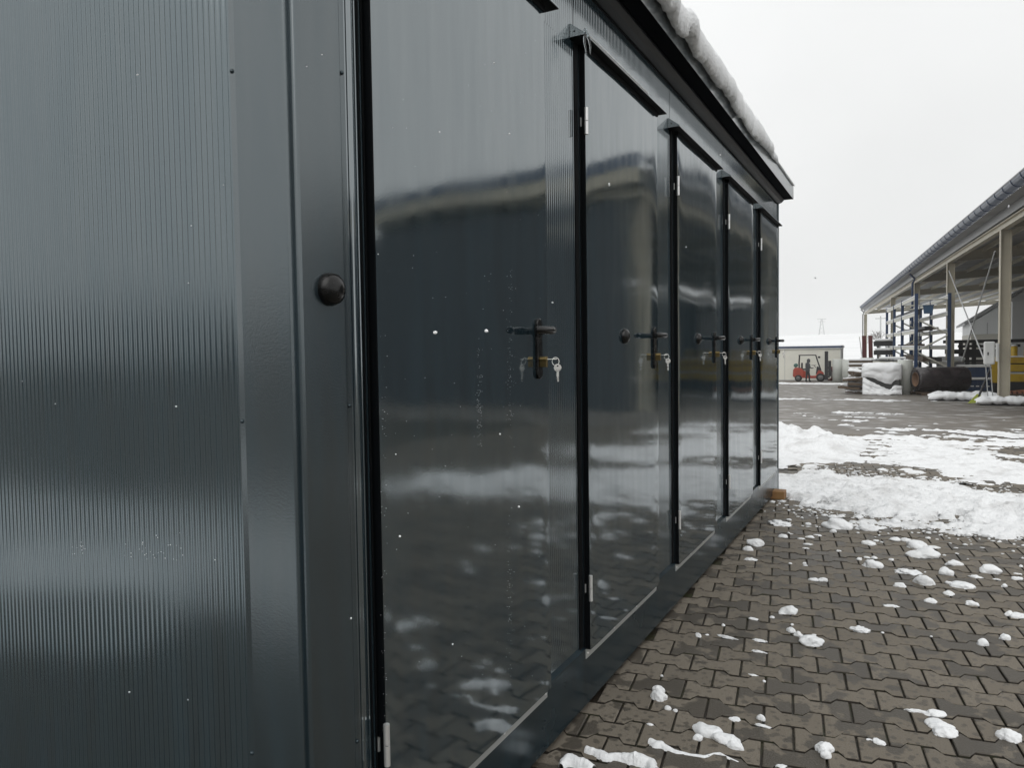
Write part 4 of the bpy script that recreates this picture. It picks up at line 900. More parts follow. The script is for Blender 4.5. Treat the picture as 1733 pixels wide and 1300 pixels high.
# second dark plank stack behind
pk2 = at(1452, 640, 50.0); pk2.z = gz(50.0)
pile2 = empty('timber_stack', pk2, 'dark timber stack with snowy layers behind the plank pile', 'timber stack')
for k in range(7):
    b = MB(); b.box((-0.5, 0, 0.1+k*0.24), (0.9, 0.8, 0.22+k*0.24)); b.build('timber', M['wood'], pile2, bevel=0.01)
    b = MB(); b.box((-0.55, -0.05, 0.223+k*0.24), (0.95, 0.85, 0.335+k*0.24)); b.build('snow_layer', M['snow'], pile2, bevel=0.04)
# red oxide steel beams standing
pred = at(1469.5, 607, 58.0); pred.z = gz(58.0)
ztop = at(1469, 568, 58.0).z-gz(58.0)
for k, dx in enumerate((-0.2, 0.2)):
    b = MB(); b.ibeam((dx, 0, 0), (dx*1.0-0.08, 0.0, ztop), 0.26, 0.22, 0.05, up=(0, 1, 0)); ob = b.build('steel_beam', M['maroon'], loc=pred); tag(ob, 'dark red steel beam standing upright by the far hangar column, '+('left' if k == 0 else 'right')+' one', 'steel beam', 'red steel beams')
b = MB(); b.tube([(0.0, -0.1, 0), (-0.42, -0.1, ztop*0.98)], 0.035, 6); ob = b.build('steel_rod', M['white'], loc=pred+Vector((-0.15, 0, 0))); tag(ob, 'thin pale rod leaning on the dark red beams', 'rod')

# pallet racking, long side running away along the hangar
YR = 43.4
pA = at(1550, 600, YR); pA.z = gz(YR); pB_x = at(1606, 600, YR+0.6)
rack = empty('pallet_rack', pA, 'tall blue upright racking with snow covered cream beams before the hangar', 'rack')
DR = Vector((-0.104, 1, 0)).normalized()
wv = Vector((pB_x.x-pA.x, pB_x.y-pA.y, 0))
ztop = at(1550, 497, YR).z-pA.z
def rackpt(k, side, z): return DR*k+wv*side+Vector((0, 0, z))
stations = [0.0]
for x in (1527, 1513.5, 1501):
    d = raydir(x, 560); a = np.array([[DR.x, -d[0]], [DR.y, -d[1]]]); sol = np.linalg.solve(a, -np.array([pA.x, pA.y])); stations.append(float(sol[0]))
for st in stations:
    for side in (0, 1):
        b = MB(); b.beam(rackpt(st, side, -0.1), rackpt(st, side, ztop), 0.15, 0.13, up=DR); b.build('upright', M['blue'], rack)
    zz = [0.4, 1.25, 2.1, 2.95, 3.75]
    if st < 14:
        for q, (z0, z1) in enumerate(zip(zz[:-1], zz[1:])):
            b = MB(); b.tube([rackpt(st, q % 2, z0), rackpt(st, 1-q % 2, z1)], 0.045, 6); b.build('brace', M['cream'], rack)
        for z in (0.35, ztop-0.3): b = MB(); b.tube([rackpt(st, 0, z), rackpt(st, 1, z)], 0.045, 6); b.build('brace', M['cream'], rack)
levels = [at(1550, y, YR).z-pA.z for y in (617, 590, 562, 532, 504)]
for z in levels:
    for side in (0, 1):
        for s0, s1 in zip(stations[:-1], stations[1:]):
            b = MB(); b.beam(rackpt(s0+0.1, side, z), rackpt(s1-0.1, side, z), 0.07, 0.15); bo = b.build('beam', M['cream'], rack)
            b = MB(); b.beam(rackpt(s0+0.1, side, z+0.11), rackpt(s1-0.1, side, z+0.11), 0.12, 0.085); b.build('snow_ridge', M['snow'], bo, bevel=0.03)
# dark profiles stored on the rack
for k, (lv, a, bq, off, hh) in enumerate(((1, 0.5, 10, .2, .1), (2, -0.8, 12, .3, .13), (2, 0.3, 9, .6, .1), (3, 4, 14, .35, .3), (0, 1, 12, .4, .25), (0, 0.2, 9, .7, .2))):
    b = MB(); b.beam(rackpt(a, off, levels[lv]+0.14+hh/2), rackpt(bq, off, levels[lv]+0.14+hh/2), 0.32, hh); ob = b.build('steel_profile', M['darksteel'] if k % 2 else M['wood'], None, pA); ob.location = pA
    ob.data.transform(Matrix.Translation(pA))
    tag(ob, ['long dark profile on the second rack level', 'long brown plank jutting from the third rack level', 'dark profile beside the brown plank on the third rack level', 'thick brown bundle on the fourth rack level', 'dark bundle on the lowest rack level, outer one', 'brown bundle on the lowest rack level, inner one'][k], 'steel profile', 'stock lying on the rack')
# more stock about the rack: bars on trestles, a blue bin, snowed-over sheets, grey battens
pbr = at(1476, 604, 57.0); pbr.z = gz(57.0); s = depthscale(pbr)
bars = empty('bar_stand', pbr, 'black bars lying on trestles under snow between red beams and rack', 'bar stand')
for y_, h_ in ((582, .34), (597, .30)):
    z = at(1476, y_, 57.0).z-pbr.z
    for q in range(3): b = MB(); b.box((0.1+q*0.12, -0.4+q*0.3, z-h_/2), (1.35-q*0.2, -0.2+q*0.3, z+h_/2-0.05*q)); b.build('bar', M['darksteel'], bars, bevel=0.01)
    b = MB(); b.box((0.15, -0.42, z+h_/2+0.003), (1.25, 0.5, z+h_/2+0.16)); b.build('snow_ridge', M['snow'], bars, bevel=0.06)
for x_ in (0.3, 1.0): b = MB(); b.box((x_, -0.1, 0), (x_+0.09, 0.1, at(1476, 585, 57.0).z-pbr.z)); b.build('trestle', M['darksteel'], bars)
pbi = rackpt(2.2, 0.55, levels[3]+0.12)+pA
bi = MB(); bi.prism([(-0.2, 0), (0.2, 0), (0.24, 0.40), (-0.24, 0.40)], 'y', -0.3, 0.3); bi.box((-0.27, -0.34, 0.401), (0.27, 0.34, 0.44)); ob = bi.build('blue_bin', mat('pale_blue_plastic', (0.03, 0.085, 0.17), 0.5), loc=pbi); tag(ob, 'pale blue lidded bin standing on the rack below its top level', 'bin')
psm = at(1606, 613, 50.0); psm.z = gz(50.0); s = depthscale(psm); zt_ = at(1606, 606, 50.0).z-psm.z
stk = empty('sheet_stack', psm, 'low stack of sheets under a rounded snow cap behind the dark roll', 'sheets')
for q in range(6): b = MB(); b.box((-0.6, 0, 0.05+q*zt_*0.14), (0.75+0.05*(q % 2), 1.2, 0.04+(q+0.9)*zt_*0.14)); b.build('sheet', M['zincsheet'] if q % 2 else M['wood'], stk)
b = MB(); b.box((-0.62, -0.05, zt_*0.86), (0.78, 1.2, zt_+0.08)); b.build('snow_cap', M['snow'], stk, bevel=0.12)
pbt = at(1512, 618, 45.0); pbt.z = gz(45.0); zt_ = at(1512, 611, 45.0).z-pbt.z
bat = empty('batten_stack', pbt, 'loose pale battens stacked with snow behind the covered bundle', 'battens')
rb_ = random.Random(31)
for q in range(9):
    rot = Matrix.Translation((rb_.uniform(-.3, .3), 0, zt_*(0.55+0.055*q)))@Matrix.Rotation(rb_.uniform(-.3, .3), 4, 'Z')@Matrix.Rotation(rb_.uniform(-.05, .05), 4, 'Y'); b = MB(); b.box((-0.9, 0, 0), (0.9, 0.12, 0.07), rot); b.build('batten', M[('wood', 'cream', 'darksteel')[q % 3]], bat)
b = MB(); b.box((-0.8, -0.1, 0), (0.8, 0.6, zt_*0.54)); b.build('support', M['darksteel'], bat); b = MB(); b.box((-0.7, -0.1, zt_*1.06), (0.6, 0.5, zt_*1.06+0.12)); b.build('snow_cap', M['snow'], bat, bevel=0.05)
# blue machine bed / container
YB = 45.0; pa = at(1621, 657, YB); pa.z = gz(YB); s = depthscale(pa)
bed = empty('blue_steel_bed', pa, 'low blue steel bed with two snowy ledges behind the dark roll', 'steel bed')
wb = 62*s; zt = at(1621, 622, YB).z-pa.z
b = MB(); b.box((0, 0, 0.08), (wb, 1.4, zt*0.50)); b.box((0, -0.02, zt*0.62), (wb, 1.4, zt)); b.box((0, 0.15, zt*0.5), (wb, 1.3, zt*0.62)); b.build('body', M['blue'], bed, bevel=0.01)
for k in range(9):
    b = MB(); b.box((0.05+k*wb/9.2, -0.05, 0.08), (0.11+k*wb/9.2, 0.0, zt*0.48)); b.build('rib', M['blue'], bed)
b = MB(); b.box((-0.02, -0.06, zt+0.002), (wb, 1.35, zt+0.12)); b.build('snow_ridge', M['snow'], bed, bevel=0.04)
b = MB(); b.box((0.02, -0.10, zt*0.505), (wb, 0.14, zt*0.60)); b.build('snow_ridge', M['snow'], bed, bevel=0.04)
for k in range(7):
    b = MB(); x = 0.1+k*0.23; b.box((x, -0.075, 0.30), (x+0.14, -0.055, 0.35)); b.build('snow_speck', M['snow'], bed)
# black steel arms behind
YK = 54.0; pk = at(1640, 612, YK); pk.z = gz(YK); s = depthscale(pk)
arm = empty('steel_stack', pk, 'stack of black steel beams on a black frame behind the white cabinet', 'steel stack')
def zk(y): return at(1640, y, YK).z-pk.z
for x in (-0.55, -0.2, 0.15):
    b = MB(); b.box((x, 0, 0), (x+0.22, 0.3, zk(577))); b.build('post', M['darksteel'], arm)
for y, x0, x1, h in ((578, -1.4, 3.0, .2), (586, -0.6, 2.6, .16), (595, -1.3, 2.4, .28), (601, -0.5, 2.2, .3), (611, -0.9, 3.2, .15), (615, -0.9, 3.2, .1)):
    b = MB(); b.box((x0, -0.2, zk(y)-h/2), (x1, 0.1, zk(y)+h/2)); b.build('beam', M['darksteel'], arm, bevel=0.01)
for y, x0, x1 in ((583, 0.6, 2.4), (590, 0.5, 2.2)):
    b = MB(); b.box((x0, -0.24, zk(y)-0.06), (x1, 0.1, zk(y)+0.05)); b.build('snow_ridge', M['snow'], arm, bevel=0.03)
# white electrical cabinet beside the near column
YC = C0.y-0.1; pcab = at(1680, 617, YC); s = depthscale(pcab)
cab = empty('electrical_cabinet', pcab, 'white electrical cabinet fixed to the near hangar column', 'cabinet')
b = MB(); b.box((-13*s, -0.18, 0), (2.5*s, 0.18, 39*s)); b.build('housing', M['white'], cab, bevel=0.05)
b = MB(); b.box((-8.5*s, -0.195, 16*s), (-6.5*s, -0.181, 21*s)); b.build('lock', M['darksteel'], cab, bevel=0.004)
b = MB(); b.box((3.0*s, -0.30, 5*s), (8*s, -0.19, 36*s)); b.build('side_box', M['white'], cab, bevel=0.03)
for x in (-10, -3): b = MB(); b.tube([(x*s, 0, 0.0), (x*s+0.1, 0, pcab.z*0+gz(YC)-pcab.z)], 0.02, 6); b.build('leg', M['mast'], cab)
# yellow machine
YM = 43.0; pm = at(1682, 655, YM); pm.z = gz(YM); s = depthscale(pm)
ym = empty('yellow_machine', pm, 'long yellow machine with short yellow cylinders on top behind the near column', 'machine')
def zm(y): return at(1690, y, YM).z-pm.z
LM = 7.5
for y0, y1, dy in ((615, 605, 0.0), (629, 617, -0.02), (646, 633, -0.08)):
    b = MB(); b.box((0, dy, zm(y0)), (LM, 1.5, zm(y1))); b.build('girder', M['yellow'], ym, bevel=0.015)
b = MB(); b.box((0.1, 0.12, zm(633)+0.003), (LM-0.1, 1.4, zm(605)-0.02)); b.build('core', M['darksteel'], ym)
b = MB(); b.box((0.05, -0.04, zm(633)+0.004), (LM, 0.08, zm(630))); b.build('rail', M['mast'], ym)
b = MB(); b.box((0.05, 0.0, 0.0), (LM, 1.4, zm(646)-0.003)); b.build('base', M['darksteel'], ym)
b = MB(); b.box((-0.10, -0.12, zm(648)), (0.16, 0.4, zm(607))); b.build('end_plate', M['yellow'], ym, bevel=0.02)
for k, x in enumerate((0.85, 1.42, 2.6, 3.2, 4.4, 5.6)):
    r = 0.14 if k % 2 == 0 else 0.19; b = MB(); b.lathe([(r*1.2, zm(605)), (r*1.2, zm(603)), (r, zm(602)), (r, zm(588)), (r*0.8, zm(586)), (0, zm(586))], (x, 0.45, 0), 'z', 18); b.build('cylinder', M['yellow'], ym)
    b = MB(); b.lathe([(r*1.05, zm(586)), (r*0.9, zm(584.5)), (0, zm(584))], (x, 0.45, 0.003), 'z', 14); b.build('snow_cap', M['snow'], ym)
b = MB(); b.box((0.2, -0.04, zm(605)+0.003), (LM, 0.3, zm(605)+0.06)); b.build('snow_ridge', M['snow'], ym, bevel=0.02)
# reddish slats, snow slabs on pallets in front
ps = at_ground(1697, 672); ps.z += 0.03; slt = empty('slat_stack', ps, 'reddish brown slats laid side by side under the yellow machine', 'slats')
for k in range(12):
    M_ = Matrix.Translation((k*0.19, 0, 0.12))@Matrix.Rotation(-0.5, 4, 'Z'); b = MB(); b.box((0, 0, 0), (0.13, 2.4, 0.10), M_); b.build('slat', M['slat'], slt)
b = MB(); b.box((0, -0.1, 0), (3.0, 0.1, 0.115)); b.box((0.9, 1.4, 0), (3.6, 1.6, 0.115)); b.build('bearer', M['wood'], slt)
def snow_slab(x0, x1, ytop, ybot, Y, depth, label, seed, lumps):
    p = at_ground((x0+x1)/2, ybot-1.0); s = depthscale(p); w = (x1-x0)*s; root = empty('snowy_pallet', p, label, 'pallet', 'pallets by the hangar')
    for k in range(3): b = MB(); b.box((-w*0.46, 0.1+k*depth*0.35, 0), (w*0.46, 0.22+k*depth*0.35, 0.10)); b.build('bearer', M['darksteel'], root)
    for k in range(8): b = MB(); x = -w*0.46+k*w*0.92/7.5; b.box((x, 0.02, 0.101), (x+w*0.08, depth*0.95, 0.125)); b.build('plank', M['wood'], root)
    nx, ny = 60, 18; b = MB(); vs = []
    for j in range(ny+1):
        for i in range(nx+1):
            u, v = i/nx, j/ny; x = -w/2+w*u; e = min(1, u*7, (1-u)*7)**0.5
            lump = abs(math.sin(u*PI*lumps+0.4*math.sin(v*4+seed)))**0.6
            hh = 0.13+e*(0.10+0.07*lump+0.09*fb(u*5, v*3, seed))
            if v < 0.18: t = v/0.18; y = 0.12-0.22*math.sin(t*PI/2)*0+(-0.16*math.sin(t*PI)); z = hh*(0.35+0.65*t)-0.10*(1-t)*lump
            else: t = (v-0.18)/0.82; y = 0.12+depth*t; z = hh*(1-0.15*t)
            vs.append((x+0.06*fb(v*4, u*4, seed+2), y+0.06*fb(u*9, seed+1), max(z, 0.02)))
    b.add(vs, [(j*(nx+1)+i, j*(nx+1)+i+1, (j+1)*(nx+1)+i+1, (j+1)*(nx+1)+i) for j in range(ny) for i in range(nx)], True); b.build('snow_quilt', M['snow'], root); return root
snow_slab(1580, 1692, 657, 680, 32.4, 2.4, 'pallet under a puffy quilt of snow left of the near column', 2.0, 5)
snow_slab(1664, 1790, 668, 688, 31.2, 1.1, 'low pallet heaped with snow around the foot of the near column', 5.0, 6)
# shovel leaning on the cabinet
pt = at_ground(1649, 683); Yv = pt.y; pa, pb = at(1677, 622, Yv+0.5), at(1656, 672, Yv+0.1)
sh = empty('snow_shovel', pt, 'snow shovel with a yellow green blade leaning beside the near column', 'shovel')
b = MB(); b.tube([pa-pt, pb-pt], 0.04, 8); b.build('handle', M['darksteel'], sh)
b = MB(); q = pb-pt; b.add([q+Vector((-0.04, 0, 0.12)), q+Vector((0.16, 0, 0.02)), Vector((0.05, 0.02, 0.02)), Vector((-0.22, 0, 0.0)), q+Vector((-0.04, .05, 0.12)), q+Vector((0.16, .05, 0.02)), Vector((0.05, .07, 0.02)), Vector((-0.22, .05, 0))], [(0, 1, 2, 3), (7, 6, 5, 4), (0, 4, 5, 1), (1, 5, 6, 2), (2, 6, 7, 3), (3, 7, 4, 0)]); b.build('blade', M['lime'], sh)

# ------------------------------------------------------------------ shed, forklift, worker
YS = 67.6; pS = at(1423, 642, YS); pS.z = gz(YS); s = depthscale(pS); hS = at(1423, 587.5, YS).z-pS.z
shed = empty('site_shed', pS, 'long low cream panel shed with a blue roof trim behind the forklift', 'shed')
for x0, x1 in ((-9.0, -90*s-0.02), (-90*s+0.02, -0.05)):
    b = MB(); b.box((x0, 0, 0.05), (x1, 2.4, hS-0.12)); b.build('wall_panel', M['cream'], shed)
b = MB(); b.box((-90*s-0.019, 0.02, 0.05), (-90*s+0.019, 0.2, hS-0.12)); b.box((-9, -0.02, 0), (0.0, 2.42, 0.049)); b.build('joint_strip', M['mast'], shed)
b = MB(); b.box((-0.049, -0.015, 0.05), (0.015, 2.42, hS-0.12)); b.build('corner_trim', M['mast'], shed)
b = MB(); b.box((-9.1, -0.10, hS-0.119), (0.05, 2.5, hS-0.03)); b.build('eaves_board', M['white'], shed)
b = MB(); b.box((-9.1, -0.14, hS-0.029), (0.10, 2.55, hS+0.085)); b.build('roof_trim', M['blue'], shed)
b = MB(); b.box((-9.1, -0.10, hS+0.087), (0.06, 2.5, hS+0.17)); b.build('roof_snow', M['snow'], shed, bevel=0.04)

def forklift(name_label, loc, rz):
    root = empty('forklift', loc, name_label, 'forklift', 'red forklifts', rz)
    b = MB(); b.prism([(-1.30, 0.42), (-1.27, 0.95), (-1.15, 1.12), (-0.72, 1.10), (-0.50, 0.92), (-0.42, 0.28), (-1.10, 0.28)], 'y', -0.52, 0.52); b.build('counterweight', M['red'], root, bevel=0.06)
    b = MB(); b.prism([(-0.42, 0.26), (-0.5, 0.90), (-0.15, 0.72), (0.05, 0.45), (0.42, 0.45), (0.50, 0.62), (0.62, 0.92), (0.78, 0.90), (1.02, 0.68), (1.02, 0.26)], 'y', -0.48, 0.48); b.build('body', M['red'], root, bevel=0.04)
    b = MB(); b.prism([(0.42, 0.55), (0.50, 1.18), (0.60, 1.20), (0.78, 0.92)], 'y', -0.40, 0.40); b.build('dashboard', M['darksteel'], root, bevel=0.02)
    b = MB(); b.box((-0.62, -0.26, 0.92), (-0.12, 0.26, 1.04)); b.box((-0.68, -0.24, 1.04), (-0.55, 0.24, 1.50)); b.build('seat', M['darksteel'], root, bevel=0.03)
    for y in (-0.46, 0.46):
        b = MB(); b.tube([(-0.82, y, 1.08), (-0.84, y, 1.5), (-0.80, y, 2.10)], 0.045, 8); b.build('guard_post', M['darksteel'], root)
        b = MB(); b.tube([(0.80, y, 0.90), (0.60, y, 1.5), (0.42, y, 2.10)], 0.045, 8); b.build('guard_post', M['darksteel'], root)
    b = MB(); b.box((-0.86, -0.50, 2.08), (0.46, -0.42, 2.15)); b.box((-0.86, 0.42, 2.08), (0.46, 0.50, 2.15)); b.box((-0.86, -0.42, 2.08), (-0.78, 0.42, 2.15)); b.box((0.38, -0.42, 2.08), (0.46, 0.42, 2.15))
    for x in (-0.6, -0.38, -0.16, 0.06, 0.26): b.box((x, -0.419, 2.09), (x+0.04, 0.419, 2.14))
    b.build('overhead_guard', M['darksteel'], root)
    b = MB(); b.tube([(-1.08, -0.38, 1.30), (-1.08, 0.38, 1.30)], [0.16, 0.16], 14); b.tube([(-1.08, -0.46, 1.30), (-1.08, -0.38, 1.30)], [0.08, 0.16], 14); b.build('gas_bottle', M['teal'], root)
    for x, r, n_ in ((0.78, 0.33, 'wheel'), (-0.88, 0.27, 'wheel')):
        for y in (-0.50, 0.50):
            w = 0.11; b = MB(); b.lathe([(r*0.6, -w), (r*0.93, -w), (r, -w*0.6), (r, w*0.6), (r*0.93, w), (r*0.6, w)], (x, y, r), 'y', 24); wo = b.build(n_, M['tyre'], root)
            b = MB(); b.lathe([(0, -w*0.85), (r*0.2, -w*0.85), (r*0.25, -w*0.5), (r*0.6, -w*0.9), (r*0.6, w*0.9), (r*0.25, w*.5), (0, w*0.5)], (x, y, r), 'y', 18); b.build('rim', M['rimgrey'], wo)
    b = MB()
    for y in (-0.36, 0.26): b.box((1.08, y, 0.12), (1.34, y+0.10, 2.42)); 
    for z in (0.5, 1.3, 2.3): b.box((1.12, -0.26, z), (1.20, 0.26, z+0.10))
    b.box((1.12, -0.22, 0.15), (1.28, -0.12, 2.36)); b.build('mast', M['darksteel'], root)
    b = MB(); b.box((1.345, -0.45, 0.30), (1.46, 0.45, 0.42)); b.box((1.345, -0.45, 0.75), (1.46, 0.45, 0.85)); b.box((1.35, -0.42, 0.42), (1.56, 0.42, 1.65)); b.build('carriage', M['darksteel'], root)
    for y in (-0.34, 0.22): b = MB(); b.box((1.57, y, 0.30), (1.62, y+0.12, 0.9)); b.box((1.62, y, 0.30), (2.3, y+0.12, 0.34)); b.build('fork', M['darksteel'], root)
    b = MB(); b.tube([(0.62, -0.42, 1.95), (0.72, -0.5, 1.95)], 0.08, 10); b.build('headlight', M['darksteel'], root)
    b = MB(); b.tube([(0.45, 0.02, 1.10), (0.28, 0.02, 1.28)], 0.022, 6); b.lathe([(0.17, -0.015), (0.19, 0), (0.17, 0.015)], (0.26, 0.02, 1.30), 'z', 16); b.build('steering_wheel', M['darksteel'], root)
    return root
pf = at_ground(1371, 645.5); fl = forklift('orange red forklift with a raised black mast parked before the cream shed', pf, math.radians(5))
fl2 = forklift('x', hp(-9.5, 5.5, gz(hp(-9.5, 0, 0).y)), math.radians(60)); tag(fl2, 'red forklift parked inside the near hangar bay, seen only as a reflection', 'forklift', 'red forklifts')
# worker standing beside the forklift (continuous skinned body)
def person(loc, rz, label):
    root = empty('person', loc, label, 'person', None, rz)
    J = {'pel': (0, 0, .95), 'bel': (0.0, 0, 1.10), 'che': (0.03, 0, 1.34), 'nek': (0.06, 0, 1.52), 'hd0': (0.085, 0, 1.60), 'hd1': (0.11, 0, 1.70), 'hd2': (0.11, 0, 1.77)}
    E_ = [('pel', 'bel'), ('bel', 'che'), ('che', 'nek'), ('nek', 'hd0'), ('hd0', 'hd1'), ('hd1', 'hd2')]
    rad = {'pel': (.165, .125), 'bel': (.165, .12), 'che': (.185, .125), 'nek': (.07, .07), 'hd0': (.075, .085), 'hd1': (.085, .10), 'hd2': (.06, .07)}
    for sd, y, fx in (('l', -1, 0.10), ('r', 1, -0.06)):
        J.update({'hip'+sd: (0.0, .10*y, .90), 'kne'+sd: (fx*.6+.03, .11*y, .49), 'ank'+sd: (fx, .12*y, .10), 'toe'+sd: (fx+.15, .13*y, .04), 'hee'+sd: (fx-.04, .12*y, .04)})
        rad.update({'hip'+sd: (.10, .10), 'kne'+sd: (.072, .072), 'ank'+sd: (.055, .055), 'toe'+sd: (.045, .035), 'hee'+sd: (.045, .04)})
        E_ += [('pel', 'hip'+sd), ('hip'+sd, 'kne'+sd), ('kne'+sd, 'ank'+sd), ('ank'+sd, 'toe'+sd), ('ank'+sd, 'hee'+sd)]
        J.update({'sho'+sd: (.03, .20*y, 1.44), 'elb'+sd: (.06, .25*y, 1.16), 'wri'+sd: (.26, .20*y, 1.10), 'han'+sd: (.34, .18*y, 1.12)})
        rad.update({'sho'+sd: (.075, .075), 'elb'+sd: (.055, .055), 'wri'+sd: (.042, .042), 'han'+sd: (.04, .03)})
        E_ += [('che', 'sho'+sd), ('sho'+sd, 'elb'+sd), ('elb'+sd, 'wri'+sd), ('wri'+sd, 'han'+sd)]
        for f in range(4):
            a = 'f%s%d' % (sd, f); J[a] = (.34+.075-.006*abs(f-1), .18*y+(f-1.5)*.020, 1.115); J[a+'b'] = (.43, .18*y+(f-1.5)*.020, 1.09); rad[a] = (.010, .010); rad[a+'b'] = (.008, .008); E_ += [('han'+sd, a), (a, a+'b')]
        a = 't'+sd; J[a] = (.33, .18*y-.05*y, 1.14); J[a+'b'] = (.37, .18*y-.055*y, 1.14); rad[a] = (.011, .011); rad[a+'b'] = (.009, .009); E_ += [('han'+sd, a), (a, a+'b')]
    keys = list(J); me = bpy.data.meshes.new('body'); me.from_pydata([J[k] for k in keys], [(keys.index(a), keys.index(b)) for a, b in E_], [])
    ob = bpy.data.objects.new('body', me); COL.objects.link(ob); ob.parent = root
    ob.modifiers.new('skin', 'SKIN'); me.skin_vertices[0].data[0].use_root = True
    for i, k in enumerate(keys): me.skin_vertices[0].data[i].radius = rad[k]; me.skin_vertices[0].data[i].use_root = (k == 'pel')
    m = ob.modifiers.new('sub', 'SUBSURF'); m.levels = 1; m.render_levels = 1
    # clothing and skin colours by height on the body itself
    mt = bpy.data.materials.new('worker_clothes'); mt.use_nodes = True; t = mt.node_tree; pr = t.nodes['Principled BSDF']; pr.inputs['Roughness'].default_value = .85
    tc = t.nodes.new('ShaderNodeTexCoord'); sx = t.nodes.new('ShaderNodeSeparateXYZ'); t.links.new(tc.outputs['Object'], sx.inputs[0])
    rp_ = t.nodes.new('ShaderNodeValToRGB'); mr_ = t.nodes.new('ShaderNodeMath'); mr_.operation = 'DIVIDE'; mr_.inputs[1].default_value = 2.0; t.links.new(sx.outputs[2], mr_.inputs[0]); t.links.new(mr_.outputs[0], rp_.inputs[0])
    cr = rp_.color_ramp; cr.interpolation = 'CONSTANT'; cr.elements[0].color = (.012, .012, .012, 1); cr.elements[1].position = 0.05; cr.elements[1].color = (.02, .024, .027, 1)
    for pos, c in ((.43, (.06, .064, .068, 1)), (.775, (.40, .24, .17, 1))): q = cr.elements.new(pos); q.color = c
    t.links.new(rp_.outputs[0], pr.inputs['Base Color']); me.materials.append(mt)
    b = MB(); b.lathe([(0.118, -0.16), (0.128, -0.02), (0.115, 0.07), (0.07, 0.125), (0, 0.14)], (0.085, 0, 1.70), 'z', 16); b.build('hood', M['jacket'], root)
    b = MB(); b.lathe([(0.21, 0.84), (0.205, 1.05), (0.215, 1.30), (0.19, 1.45), (0.10, 1.53)], (0.015, 0, 0), 'z', 18); b.v = [(v[0]*0.72, v[1], v[2]) for v in b.v]; b.build('jacket', M['jacket'], root)
    return root
pw = at_ground(1366.5, 647.0); person(pw, math.radians(35), 'person in a dark grey hooded jacket and dark trousers standing beside the red forklift')

# ------------------------------------------------------------------ far hall, masts, pole, tree
YH = 78.0; ph_ = at(1643, 590, YH); ph_.z = gz(YH); hall = empty('white_hall', ph_, 'white clad hall with a pitched roof seen through the hangar', 'hall')
ze = at(1643, 546, YH).z-ph_.z; zs = at(1643, 566, YH).z-ph_.z; xr = at(1733, 540, YH).x-ph_.x; zr = at(1733, 492, YH).z-ph_.z
b = MB(); b.box((0, 0, -1), (xr*2.6, 12, zs)); b.build('plinth', M['hallbeige'], hall)
b = MB(); b.prism([(0.03, zs+0.003), (xr*2.6, zs+0.003), (xr*2.6, ze), (xr*1.3, ze+(zr-ze)*1.3), (0.03, ze)], 'y', 0.02, 12); b.build('wall', M['hallwhite'], hall)
b = MB(); b.prism([(-0.5, ze-0.25), (xr*1.3, ze+(zr-ze)*1.3+0.05), (xr*1.3, ze+(zr-ze)*1.3+0.25), (-0.5, ze-0.02)], 'y', -0.12, 12.5); b.build('roof', M['roofgrey'], hall)
for k in range(9): b = MB(); b.box((0.1+xr*k*0.28, -0.03, zs+0.01), (0.16+xr*k*0.28, 0.019, ze-0.05)); b.build('cladding_joint', M['mast'], hall)
# second part: bright white wing further right
b = MB(); b.box((xr*0.62, -6, -1), (xr*2.6, -0.05, ze+(zr-ze)*0.55)); b.build('wing', M['hallwhite'], hall)
# pylon
YP = 640.0; pp_ = at(1390.5, 566, YP); s = YP/FOC
py = empty('power_pylon', (pp_.x, pp_.y, pp_.z-3), 'grey lattice power pylon on the snowy hill horizon', 'pylon')
H_ = 24*s+3; W_ = 9*s
b = MB()
for sx_ in (-1, 1):
    for sy_ in (-1, 1): b.tube([(sx_*W_/2, sy_*W_/2, 0), (sx_*W_*0.10, sy_*W_*0.10, H_)], 0.20, 4)
for k in range(5):
    t0, t1 = k/5, (k+1)/5; w0, w1 = W_/2*(1-0.8*t0), W_/2*(1-0.8*t1)
    b.tube([(-w0, -w0, H_*t0), (w1, -w1, H_*t1)], 0.09, 4); b.tube([(w0, -w0, H_*t0), (-w1, -w1, H_*t1)], 0.09, 4)
b.build('lattice', M['mast'], py)
b = MB(); b.tube([(-7*s, 0, H_), (7*s, 0, H_)], 0.22, 4); b.tube([(-5*s, 0, H_-4*s), (5*s, 0, H_-4*s)], 0.16, 4); b.build('crossarm', M['mast'], py)
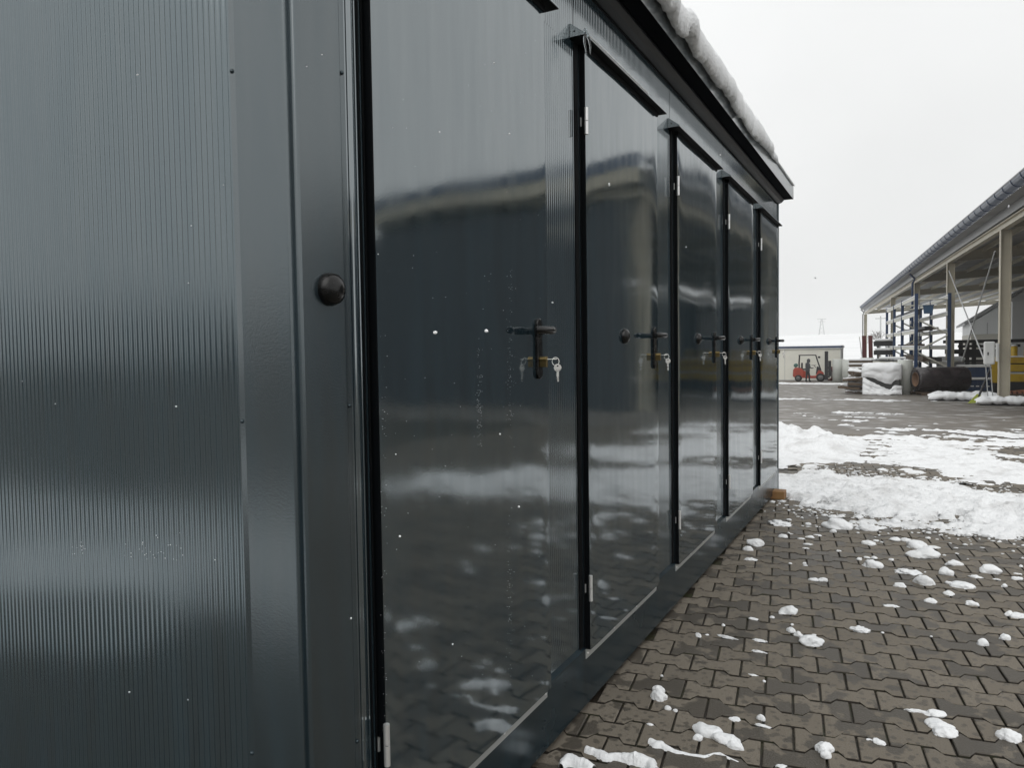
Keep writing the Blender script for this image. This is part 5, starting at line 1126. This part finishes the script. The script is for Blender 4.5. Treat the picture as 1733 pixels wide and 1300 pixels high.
# utility poles
for k, (x, yt, yb, Y, lab) in enumerate(((1490, 535, 598, 150, 'slim bare utility pole seen between the far hangar columns'), (1632.5, 545, 598, 170, 'slim utility pole seen between rack and near hangar column'))):
    p = at(x, yb, Y); h = at(x, yt, Y).z-p.z; b = MB(); b.tube([(0, 0, -2), (0, 0, h)], [0.16, 0.11], 8); b.box((-0.9, -0.06, h-0.5), (0.9, 0.06, h-0.35)); ob = b.build('utility_pole', M['mast'], loc=p); tag(ob, lab, 'pole', 'utility poles')
# bare tree
pt_ = at(1488, 600, 140.0); s = 140/FOC; tree = empty('bare_tree', pt_, 'small bare round bush like tree behind the far hangar columns', 'tree')
b = MB(); b.tube([(0, 0, -1.5), (0, 0, 1.2)], [0.2, 0.12], 7); b.build('trunk', M['bark'], tree)
b = MB(); rt = random.Random(9)
def branch(p, d, l, r, n):
    q = p+d*l; b.tube([p, q], [r, r*0.65], 4, False)
    if n:
        for _ in range(4):
            a = (d+Vector((rt.gauss(0, .55), rt.gauss(0, .55), rt.gauss(0.05, .4)))).normalized(); branch(q, a, l*rt.uniform(.6, .85), r*0.55, n-1)
for k in range(6): branch(Vector((0, 0, 0.7+0.1*k)), Vector((rt.gauss(0, .6), rt.gauss(0, .6), 0.9)).normalized(), 1.25, 0.05, 3)
b.build('crown', M['bark'], tree)
# thin snowy air
hm = bpy.data.materials.new('haze'); hm.use_nodes = True; t = hm.node_tree; t.nodes.remove(t.nodes['Principled BSDF']); v = t.nodes.new('ShaderNodeVolumePrincipled'); v.inputs['Color'].default_value = (.985, .99, .992, 1); v.inputs['Density'].default_value = 0.00055; v.inputs['Anisotropy'].default_value = 0.2
t.links.new(v.outputs[0], t.nodes['Material Output'].inputs['Volume'])
b = MB(); b.box((-720, -170, -4), (720, 1010, 34)); tag(b.build('haze', hm), kind='stuff')
# neighbouring dark hall behind the viewpoint (it shows as the dark band in the ribbed end wall)
nb = empty('neighbour_hall', (-14, -34, -0.02), 'long dark grey hall across the yard behind the viewpoint', 'hall')
b = MB(); b.box((-26, -10, 0), (34, 0, 3.4)); b.build('wall', M['darkclad'], nb)
b = MB(); b.prism([(-10.5, 3.402), (0.5, 3.402), (-5, 4.6)], 'x', -26.4, 34.4); b.build('roof', M['roofgrey'], nb)
